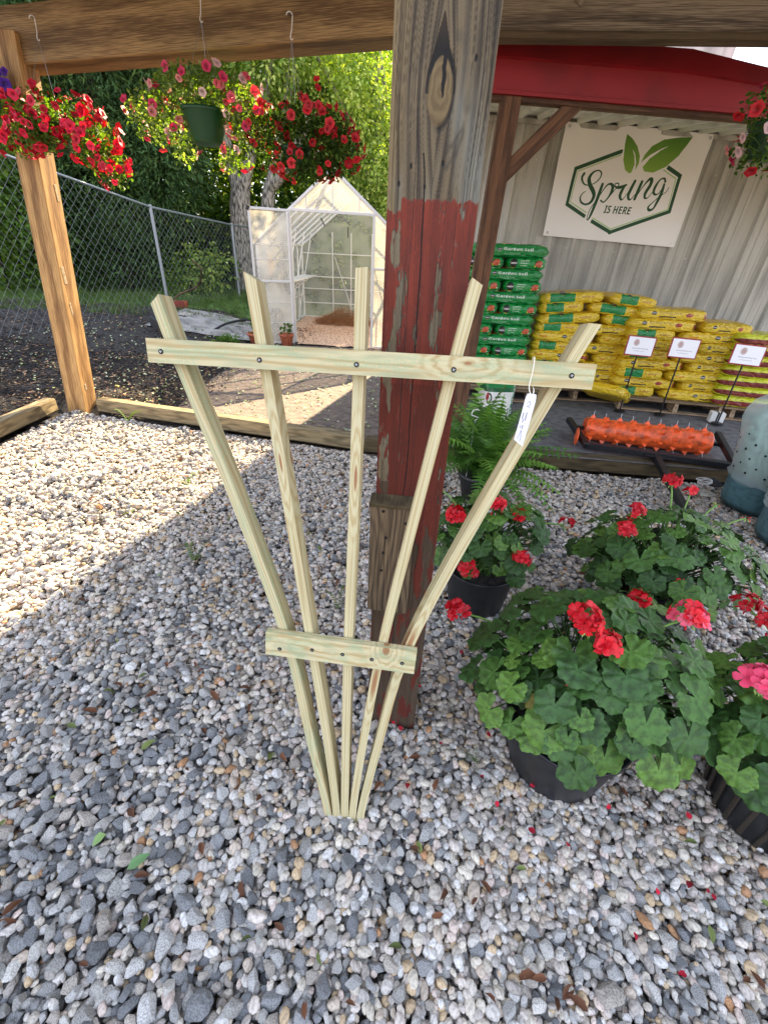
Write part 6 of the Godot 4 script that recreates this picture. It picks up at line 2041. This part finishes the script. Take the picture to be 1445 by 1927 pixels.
func basket(label: String, at: Vector3, hook: Vector3, lobes: Array, leaves: int, flowers: int, mats: Array, greens: Array, fsize: float, potR := 0.14, group_at := Vector3.ZERO) -> void:
	# at: centre of the pot's rim
	var t := thing("hanging_basket", label, "hanging basket", at, "hanging baskets of petunias")
	var mb := MB.new()
	var h := potR * 1.25
	mb.lathe([Vector2(0, -h), Vector2(potR * 0.66, -h), Vector2(potR * 0.70, -h + 0.008), Vector2(potR * 0.98, -0.02), Vector2(potR * 1.05, -0.02), Vector2(potR * 1.05, 0.0), Vector2(potR * 0.95, 0.0), Vector2(0, -0.03)], 32)
	obj("pot", mb.mesh(), M.green_plastic, t)
	var hb := hook + Vector3(0, -0.10, 0)
	# S hook and three hanger strands
	var s := []
	for i in 11:
		var a := PI * 0.95 - i * 0.34
		s.append(hook + Vector3(-0.006 + 0.020 * cos(a), 0.004 + 0.020 * sin(a), 0.004))
	s.append(hook + Vector3(0.004, -0.055, 0))
	s.append(hb + Vector3(-0.006, 0.012, 0))
	s.append(hb + Vector3(0.0, -0.004, 0))
	s.append(hb + Vector3(0.010, 0.004, 0))
	rod("hook", catmull(s, 3), 0.0032, M.trim_white, t, 6)
	rod("screw_eye", [hook + Vector3(-0.012, 0.022, 0.006), hook + Vector3(-0.010, 0.022, -0.05)], 0.004, M.steel, t, 6)
	for a in [0.5, 2.6, 4.7]:
		rod("strand", [hb, at + Vector3(cos(a) * potR, 0, sin(a) * potR)], 0.0013, M.steel, t, 4)
	var xf := []
	var co := []
	var sprig := MB.new()
	var total := 0.0
	for l in lobes:
		total += l[2]
	for l in lobes:
		for i in int(leaves * l[2] / total):
			var d := Vector3(rng.randfn(), rng.randfn(), rng.randfn()).normalized()
			var r := pow(rng.randf(), 0.45)
			var p: Vector3 = l[0] + Vector3(d.x * l[1].x, d.y * l[1].y, d.z * l[1].z) * r
			if absf(p.x - at.x) < potR * 0.9 and p.y < at.y - 0.02 and p.y > at.y - h and p.z < at.z + potR * 1.6 and p.z > at.z - potR:
				if l.size() < 4 and potR > 0.145:
					continue
			xf.append(Transform3D(Basis.from_euler(Vector3(rr(-1.2, 1.2), rr(0, TAU), rr(-0.8, 0.8))).scaled(Vector3.ONE * rr(0.020, 0.040)), p - O))
			co.append((greens[rng.randi() % greens.size()] as Color) * rr(0.7, 1.35))
		for i in int(flowers * l[2] / total):
			var d := Vector3(rng.randfn(), rng.randfn() * 0.9, rng.randfn()).normalized()
			var p: Vector3 = l[0] + Vector3(d.x * l[1].x, d.y * l[1].y, d.z * l[1].z) * rr(0.9, 1.12)
			var f := (d + Vector3(rr(-0.5, 0.5), rr(-0.9, 0.2), rr(-0.3, 0.7))).normalized()
			obj("flower", pet, mats[rng.randi() % mats.size()], t, Transform3D(along(Vector3.ZERO, f, Vector3(rr(-1, 1), 0.2, rr(-1, 1))).scaled(Vector3(1, 1, 1) * fsize * rr(0.75, 1.15)), p - O))
			# its stalk back into the plant
			var q: Vector3 = p - f * fsize * 0.8
			sprig.tube([q - O, q.lerp(l[0], 0.3) + Vector3(0, 0.01, 0) - O, q.lerp(l[0], 0.6) - O], [0.0016], 3, Color.WHITE, false)
	many("foliage", basket_leaf, M.foliage, xf, co, t)
	var so := obj("stalks", sprig.mesh(), M.stem, t)
	so.set_meta("kind", "stuff")

func baskets() -> void:
	pet = petunia()
	basket_leaf = leaf_mesh(1.0, 0.38, 0.12)
	var bright := [mk(hex(222, 14, 66), 0.55, {"vc": true, "back": Color(0.75, 0.04, 0.16)}), mk(hex(196, 8, 48), 0.55, {"vc": true, "back": Color(0.65, 0.03, 0.12)}), mk(hex(234, 40, 90), 0.55, {"vc": true, "back": Color(0.8, 0.10, 0.24)})]
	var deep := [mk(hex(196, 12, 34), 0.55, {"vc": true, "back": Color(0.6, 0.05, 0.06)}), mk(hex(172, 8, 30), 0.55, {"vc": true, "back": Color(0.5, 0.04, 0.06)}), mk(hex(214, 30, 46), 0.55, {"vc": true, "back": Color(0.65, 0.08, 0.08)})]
	var coral := [mk(hex(236, 96, 120), 0.55, {"vc": true, "back": Color(0.85, 0.30, 0.30)}), mk(hex(244, 160, 160), 0.55, {"vc": true, "back": Color(0.9, 0.55, 0.5)}), mk(hex(216, 50, 100), 0.55, {"vc": true, "back": Color(0.7, 0.16, 0.28)}), mk(hex(240, 206, 206), 0.55, {"vc": true, "back": Color(0.85, 0.7, 0.7)})]
	var purple := [mk(hex(96, 52, 190), 0.55, {"vc": true, "back": Color(0.3, 0.15, 0.6)}), mk(hex(72, 36, 150), 0.55, {"vc": true, "back": Color(0.2, 0.1, 0.45)})]
	var white := [mk(hex(236, 236, 232), 0.55, {"vc": true, "back": Color(0.6, 0.6, 0.6)})]
	var g1 := [Color(0.10, 0.19, 0.03), Color(0.16, 0.26, 0.05), Color(0.07, 0.14, 0.025)]
	var g2 := [Color(0.20, 0.31, 0.08), Color(0.13, 0.23, 0.05), Color(0.32, 0.40, 0.18)]
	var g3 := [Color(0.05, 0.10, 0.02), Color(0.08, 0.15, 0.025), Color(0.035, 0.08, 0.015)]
	# positions: the beam's face lies about z = -4.3 at the left and -4.0 by the post
	basket("mounded bright red petunia basket at the left, before the honey-coloured post", Vector3(-2.62, 2.24, -4.24), Vector3(-2.64, 2.82, -4.38),
		[[Vector3(-2.58, 2.27, -4.2), Vector3(0.36, 0.15, 0.28), 1.0], [Vector3(-2.28, 2.13, -4.15), Vector3(0.20, 0.19, 0.2), 0.8], [Vector3(-2.88, 2.15, -4.2), Vector3(0.24, 0.14, 0.2), 0.5], [Vector3(-2.18, 1.97, -4.15), Vector3(0.13, 0.14, 0.14), 0.35], [Vector3(-2.62, 2.14, -4.03), Vector3(0.18, 0.13, 0.1), 0.5]], 2600, 300, bright, g1, 0.029)
	basket("pale green and coral petunia basket in the middle, its dark green pot showing", Vector3(-1.38, 2.31, -4.02), Vector3(-1.37, 2.88, -4.14),
		[[Vector3(-1.36, 2.42, -4.05), Vector3(0.36, 0.13, 0.26), 1.0, 1], [Vector3(-1.74, 2.27, -4.05), Vector3(0.20, 0.17, 0.2), 0.45], [Vector3(-1.08, 2.27, -4.0), Vector3(0.16, 0.20, 0.2), 0.5], [Vector3(-1.55, 2.10, -3.98), Vector3(0.11, 0.12, 0.1), 0.12], [Vector3(-1.2, 2.04, -3.98), Vector3(0.14, 0.08, 0.1), 0.14]], 3600, 125, coral, g2, 0.027, 0.15)
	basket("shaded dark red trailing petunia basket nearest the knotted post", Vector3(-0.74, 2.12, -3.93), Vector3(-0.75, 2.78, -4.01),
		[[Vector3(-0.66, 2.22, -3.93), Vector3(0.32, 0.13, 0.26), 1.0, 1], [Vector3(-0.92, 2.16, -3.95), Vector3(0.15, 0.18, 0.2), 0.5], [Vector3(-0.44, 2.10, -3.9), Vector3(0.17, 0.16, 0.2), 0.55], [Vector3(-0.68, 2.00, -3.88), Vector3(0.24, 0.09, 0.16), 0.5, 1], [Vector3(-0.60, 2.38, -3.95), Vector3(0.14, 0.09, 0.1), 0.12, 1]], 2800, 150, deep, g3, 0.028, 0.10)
	basket("purple petunia basket cut by the top left corner", Vector3(-3.12, 2.42, -4.22), Vector3(-3.12, 2.82, -4.46),
		[[Vector3(-3.12, 2.48, -4.2), Vector3(0.26, 0.14, 0.22), 1.0, 1]], 450, 45, purple, g1, 0.036)
	basket("red and white petunia basket cut by the right edge below the red fascia", Vector3(2.20, 2.26, -3.44), Vector3(2.20, 2.85, -3.54),
		[[Vector3(2.20, 2.32, -3.43), Vector3(0.26, 0.16, 0.22), 1.0, 1], [Vector3(2.17, 2.12, -3.4), Vector3(0.22, 0.12, 0.18), 0.6, 1]], 900, 34, deep + coral + white, g1 + g3, 0.036)

# ---------- small things ----------
func sprig(seed_: int) -> ArrayMesh:
	var g := RandomNumberGenerator.new()
	g.seed = seed_
	var mb := MB.new()
	for s in 5:
		var a := g.randf_range(0, TAU)
		var L := g.randf_range(0.6, 1.0)
		for k in 12:
			var u := k / 12.0
			var p := Vector3(cos(a), 0, sin(a)) * L * u + Vector3(0, 0.45 * sin(u * PI * 0.7), 0)
			for side in [-1, 1]:
				var d := Vector3(cos(a + side * 1.1), 0.35, sin(a + side * 1.1)) * 0.16 * (1.1 - u)
				var w := Vector3(-sin(a), 0, cos(a)) * 0.02 + Vector3(0, 0.02, 0)
				mb.poly([p - w, p + w, p + d], Vector3.UP)
	return mb.mesh()

func small_things() -> void:
	var wm := mk(Color(0.10, 0.18, 0.04), 0.7, {"back": Color(0.3, 0.4, 0.1)})
	var names := ["feathery weed in the gravel behind the trellis, left of the knotted post", "low weed on the shaded gravel left of the trellis", "weed sprig in the gravel beside the pot right of the trellis foot", "grassy tuft in the sunlit gravel by the edging timber", "faint weed on the sunny gravel near the shadow edge"]
	var at := [Vector3(-0.19, 0.02, -1.60), Vector3(-1.02, 0.015, -1.92), Vector3(0.36, 0.015, -0.88), Vector3(-2.5, 0.02, -4.05), Vector3(-1.42, 0.01, -2.8)]
	var sz := [0.16, 0.17, 0.09, 0.2, 0.16]
	for i in 5:
		var o := obj("weed_sprig", sprig(360 + i), wm, self, Transform3D(Basis(Vector3.UP, i * 1.3).scaled(Vector3(1, 1, 0.7) * sz[i]), at[i]))
		tag(o, names[i], "weed")
	# two green leaves and some bark flakes dropped on the stones
	var lm := mk(hex(96, 134, 84), 0.6)
	var o1 := obj("fallen_leaf", leaf_mesh(0.06, 0.017, 0.006), lm, self, Transform3D(Basis.from_euler(Vector3(-0.1, 2.3, 0.1)), Vector3(-0.64, 0.05, -0.52)))
	tag(o1, "grey-green fallen leaf lying on the dark stones, lower left", "leaf")
	o1 = obj("fallen_leaf", leaf_mesh(0.042, 0.018, 0.008), mk(hex(120, 150, 84), 0.6), self, Transform3D(Basis.from_euler(Vector3(0.2, -0.9, 0.1)), Vector3(-0.74, 0.05, -0.60)))
	tag(o1, "small crumpled yellow-green leaf above the grey-green leaf", "leaf")
	# a thin vine stuck up out of the mulch, an edging plank, a brick-red crate, pipe
	var t := thing("bare_stem", "thin curved bare stem sticking up out of the mulch", "stem", Vector3(-2.5, 0.05, -5.3))
	rod("stem", catmull([Vector3(-2.46, 0.03, -5.25), Vector3(-2.62, 0.38, -5.35), Vector3(-2.68, 0.70, -5.4), Vector3(-2.46, 0.98, -5.45), Vector3(-2.20, 1.10, -5.45), Vector3(-2.12, 1.26, -5.45), Vector3(-2.20, 1.36, -5.42)], 6), [0.009], M.bark_dark, t, 6)
	t = thing("edging_plank", "black plank lying across the back of the mulch bed", "plank", Vector3(-4.0, 0.3, -7.6))
	bar("plank_body", Vector3(-4.10, 0.36, -8.0), Vector3(-2.55, 0.14, -6.5), 0.16, 0.05, M.black_metal, t, Vector3.UP, 0.008)
	t = thing("red_crate", "low brick-red crate at the foot of the fence", "crate", Vector3(-4.58, 0.30, -10.3))
	for k in 2:
		obj("side", shape_box(Vector3(0.26, 0.14, 0.03)), mk(hex(140, 58, 48), 0.8, {"tex": M.speck, "tri": 5.0}), t, Transform3D(Basis.IDENTITY, Vector3(0, 0.08, 0.1 - 0.2 * k)))
		obj("end", shape_box(Vector3(0.03, 0.14, 0.165)), M.terracotta, t, Transform3D(Basis.IDENTITY, Vector3(0.11 - 0.22 * k, 0.08, 0)))
	obj("base", shape_box(Vector3(0.19, 0.02, 0.165)), M.terracotta, t, Transform3D(Basis.IDENTITY, Vector3(0, 0.03, 0)))
	t = thing("black_pipe", "black pipe curving over the grey pad beside the greenhouse", "pipe", Vector3(-3.0, 0.2, -9.0))
	rod("pipe", catmull([Vector3(-3.35, 0.10, -8.35), Vector3(-3.1, 0.26, -8.7), Vector3(-2.75, 0.32, -9.0), Vector3(-2.33, 0.30, -9.1)], 6), [0.022], M.black_metal, t, 8)
	# petals
	var xf := []
	var co := []
	var pm := leaf_mesh(1.0, 0.45, 0.15)
	for i in 32:
		var c: Vector3 = [Vector3(0.30, 0, -0.95), Vector3(0.15, 0, -1.25), Vector3(0.62, 0, -0.72), Vector3(0.9, 0, -0.68), Vector3(0.3, 0, -1.6)][rng.randi() % 5]
		var p := c + Vector3(rng.randfn() * 0.16, 0.028 + rr(0, 0.012), rng.randfn() * 0.14)
		xf.append(Transform3D(Basis.from_euler(Vector3(rr(-0.5, 0.5), rr(0, TAU), rr(-0.5, 0.5))).scaled(Vector3.ONE * rr(0.014, 0.026)), p))
		co.append(hex(196, 24, 52) * rr(0.4, 1.1))
	var pl := thing("fallen_petals", "", "")
	tag(pl, "red petals dropped on the stones round the geranium pots", "petals", "", "stuff")
	many("petals", pm, M.chip, xf, co, pl)
	xf = []
	co = []
	for i in 260:
		var z := rr(-3.6, -0.25)
		xf.append(Transform3D(Basis.from_euler(Vector3(rr(-0.5, 0.5), rr(0, TAU), rr(-0.6, 0.6))).scaled(Vector3.ONE * rr(0.02, 0.055)), Vector3(rr(-1, 1) * (0.7 - z * 0.8), 0.022 + rr(0, 0.012), z)))
		co.append((hex(104, 66, 44) if rng.randf() < 0.75 else hex(110, 122, 66)) * rr(0.5, 1.2))
	pl = thing("dry_leaf_bits", "", "")
	tag(pl, "brown bits of dry leaf caught between the stones", "leaves", "", "stuff")
	many("bits", leaf_mesh(1.0, 0.24, 0.2), M.chip, xf, co, pl)

# ---------- gravel ----------
func ico(sub: int) -> Array:
	var t := (1.0 + sqrt(5.0)) / 2.0
	var v := []
	for p in [Vector3(-1, t, 0), Vector3(1, t, 0), Vector3(-1, -t, 0), Vector3(1, -t, 0), Vector3(0, -1, t), Vector3(0, 1, t), Vector3(0, -1, -t), Vector3(0, 1, -t), Vector3(t, 0, -1), Vector3(t, 0, 1), Vector3(-t, 0, -1), Vector3(-t, 0, 1)]:
		v.append(p.normalized())
	var f := [[0, 11, 5], [0, 5, 1], [0, 1, 7], [0, 7, 10], [0, 10, 11], [1, 5, 9], [5, 11, 4], [11, 10, 2], [10, 7, 6], [7, 1, 8], [3, 9, 4], [3, 4, 2], [3, 2, 6], [3, 6, 8], [3, 8, 9], [4, 9, 5], [2, 4, 11], [6, 2, 10], [8, 6, 7], [9, 8, 1]]
	for s in sub:
		var mid := {}
		var g := []
		for q in f:
			var m := []
			for e in [[q[0], q[1]], [q[1], q[2]], [q[2], q[0]]]:
				var key := Vector2i(mini(e[0], e[1]), maxi(e[0], e[1]))
				if not mid.has(key):
					mid[key] = v.size()
					v.append(((v[e[0]] + v[e[1]]) * 0.5).normalized())
				m.append(mid[key])
			g.append_array([[q[0], m[0], m[2]], [q[1], m[1], m[0]], [q[2], m[2], m[1]], [m[0], m[1], m[2]]])
		f = g
	return [v, f]

func stone_mesh(seed_: int, angular: bool) -> ArrayMesh:
	var g := RandomNumberGenerator.new()
	g.seed = seed_
	var b := ico(2)
	var nz := noise(seed_, 0.7 if not angular else 1.3, 2)
	var mb := MB.new()
	var cuts := []
	for i in (12 if angular else 3):
		var d := Vector3(g.randfn(), g.randfn(), g.randfn()).normalized()
		cuts.append([d, g.randf_range(0.52, 0.82) if angular else g.randf_range(0.78, 0.95)])
	var sc := Vector3(g.randf_range(1.05, 1.4), g.randf_range(0.62, 0.85), g.randf_range(0.8, 1.0))
	for p in b[0]:
		var q: Vector3 = p
		mb.vert(q, q)
	for q in b[1]:
		mb.tri(q[0], q[1], q[2])
	for i in mb.v.size():
		var q := mb.v[i]
		q *= 1.0 + (0.22 if not angular else 0.12) * nz.get_noise_3d(q.x * 1.5, q.y * 1.5, q.z * 1.5)
		for c in cuts:
			var over: float = q.dot(c[0]) - c[1]
			if over > 0.0:
				q -= c[0] * over * (1.0 if angular else 0.8)
		if angular:
			q *= 1.0 + 0.05 * nz.get_noise_3d(q.x * 5.0, q.y * 5.0, q.z * 5.0)
		mb.v[i] = q * sc
	mb.smooth()
	if angular:
		mb.flat()
	return mb.mesh()

func gravel() -> void:
	var t := thing("gravel", "", "")
	tag(t, "loose bed of rounded white and tan pebbles with grey crushed stone", "gravel", "", "stuff")
	var kinds := []
	for k in 6:
		kinds.append([stone_mesh(400 + k, false), M.stone_round, [], [], "pebbles"])
	for k in 6:
		kinds.append([stone_mesh(420 + k, true), M.stone_rough, [], [], "crushed_stone"])
	# stones are dropped one after another on a height field, so that they pile up
	var cell := 0.008
	var x0 := -3.6
	var z0 := -4.5
	var nx := 1100
	var nz := 660
	var hf := PackedFloat32Array()
	hf.resize(nx * nz)
	hf.fill(-0.052)
	var drift := noise(440, 0.55, 2)
	var count := 235000
	var pal_round := [Color(0.62, 0.58, 0.54), Color(0.54, 0.49, 0.43), Color(0.64, 0.62, 0.60), Color(0.61, 0.54, 0.49), Color(0.54, 0.45, 0.37), Color(0.62, 0.51, 0.45), Color(0.46, 0.43, 0.40), Color(0.54, 0.40, 0.25), Color(0.40, 0.36, 0.33), Color(0.64, 0.58, 0.49), Color(0.60, 0.54, 0.46)]
	var pal_rough := [Color(0.30, 0.30, 0.305), Color(0.38, 0.375, 0.37), Color(0.23, 0.235, 0.245), Color(0.46, 0.45, 0.44), Color(0.32, 0.31, 0.295), Color(0.52, 0.50, 0.47), Color(0.18, 0.185, 0.195), Color(0.40, 0.36, 0.32)]
	for i in count:
		var z := rr(-4.4, 0.5)
		if rng.randf() < 0.25:
			z = rr(-2.2, 0.3)
		var half := 1.35 + 0.9 * maxf(0.0, -z)
		var x := rr(-half, half)
		if x < -3.27 or x > 4.8:
			continue
		# inside the timbers
		var zlim := -4.36 + (x + 3.0) * 0.243 if x < -0.23 else -3.67 + (x + 0.2) * 0.1
		if z < zlim + 0.06:
			continue
		if absf(x - 0.06) < 0.085 and absf(z + 1.1) < 0.085:
			continue
		# crushed stone lies thick at the lower left, pebbles elsewhere
		var share := clampf(0.10 + 0.42 * smoothstep(0.6, -0.75, x) * smoothstep(-1.5, -0.4, z) + 0.35 * drift.get_noise_2d(x * 1.6, z * 1.6), 0.06, 0.85)
		var rough := rng.randf() < share
		var r: float
		if rough:
			r = (0.0072 + 0.0125 * pow(rng.randf(), 1.9)) * (1.0 + 0.25 * smoothstep(0.6, -0.7, x) * smoothstep(-1.6, -0.4, z))
		else:
			r = 0.0056 + 0.0078 * pow(rng.randf(), 1.9)
		if rng.randf() < 0.02:
			r *= 1.35
		var ci := int((x - x0) / cell)
		var cj := int((z - z0) / cell)
		var k := maxi(1, int(r / cell + 0.5))
		if ci - k < 0 or cj - k < 0 or ci + k >= nx or cj + k >= nz:
			continue
		var sum := 0.0
		var top := -1.0
		var m := 0
		for b in range(cj - k, cj + k + 1):
			for a in range(ci - k, ci + k + 1):
				var hh := hf[b * nx + a]
				sum += hh
				top = maxf(top, hh)
				m += 1
		var rest := lerpf(sum / m, top, 0.36)
		if rest > 0.012:
			continue
		var y := rest + r * 0.52
		for b in range(cj - k, cj + k + 1):
			for a in range(ci - k, ci + k + 1):
				var dd := Vector2((a - ci) * cell, (b - cj) * cell).length()
				if dd < r * 1.05:
					var hh := y + 0.72 * sqrt(maxf(0.0, r * r * 1.1 - dd * dd))
					if hh > hf[b * nx + a]:
						hf[b * nx + a] = hh
		var kd = kinds[(6 if rough else 0) + rng.randi() % 6]
		var bs := Basis.from_euler(Vector3(rr(-0.45, 0.45), rr(0, TAU), rr(-0.45, 0.45))) * Basis.from_scale(Vector3(rr(0.85, 1.25), rr(0.75, 1.1), rr(0.85, 1.15)) * r * 1.12)
		kd[2].append(Transform3D(bs, Vector3(x, y, z)))
		var c: Color
		if rough:
			c = pal_rough[rng.randi() % pal_rough.size()]
		else:
			c = pal_round[rng.randi() % pal_round.size()]
		if rng.randf() < 0.010:
			c = Color(0.45, 0.24, 0.12)
		kd[3].append(c * (rr(0.82, 1.2) if rough else rr(0.9, 1.22)))
	var n := 0
	for kd in kinds:
		many(kd[4], kd[0], kd[1], kd[2], kd[3], t)
		n += kd[2].size()
	pass
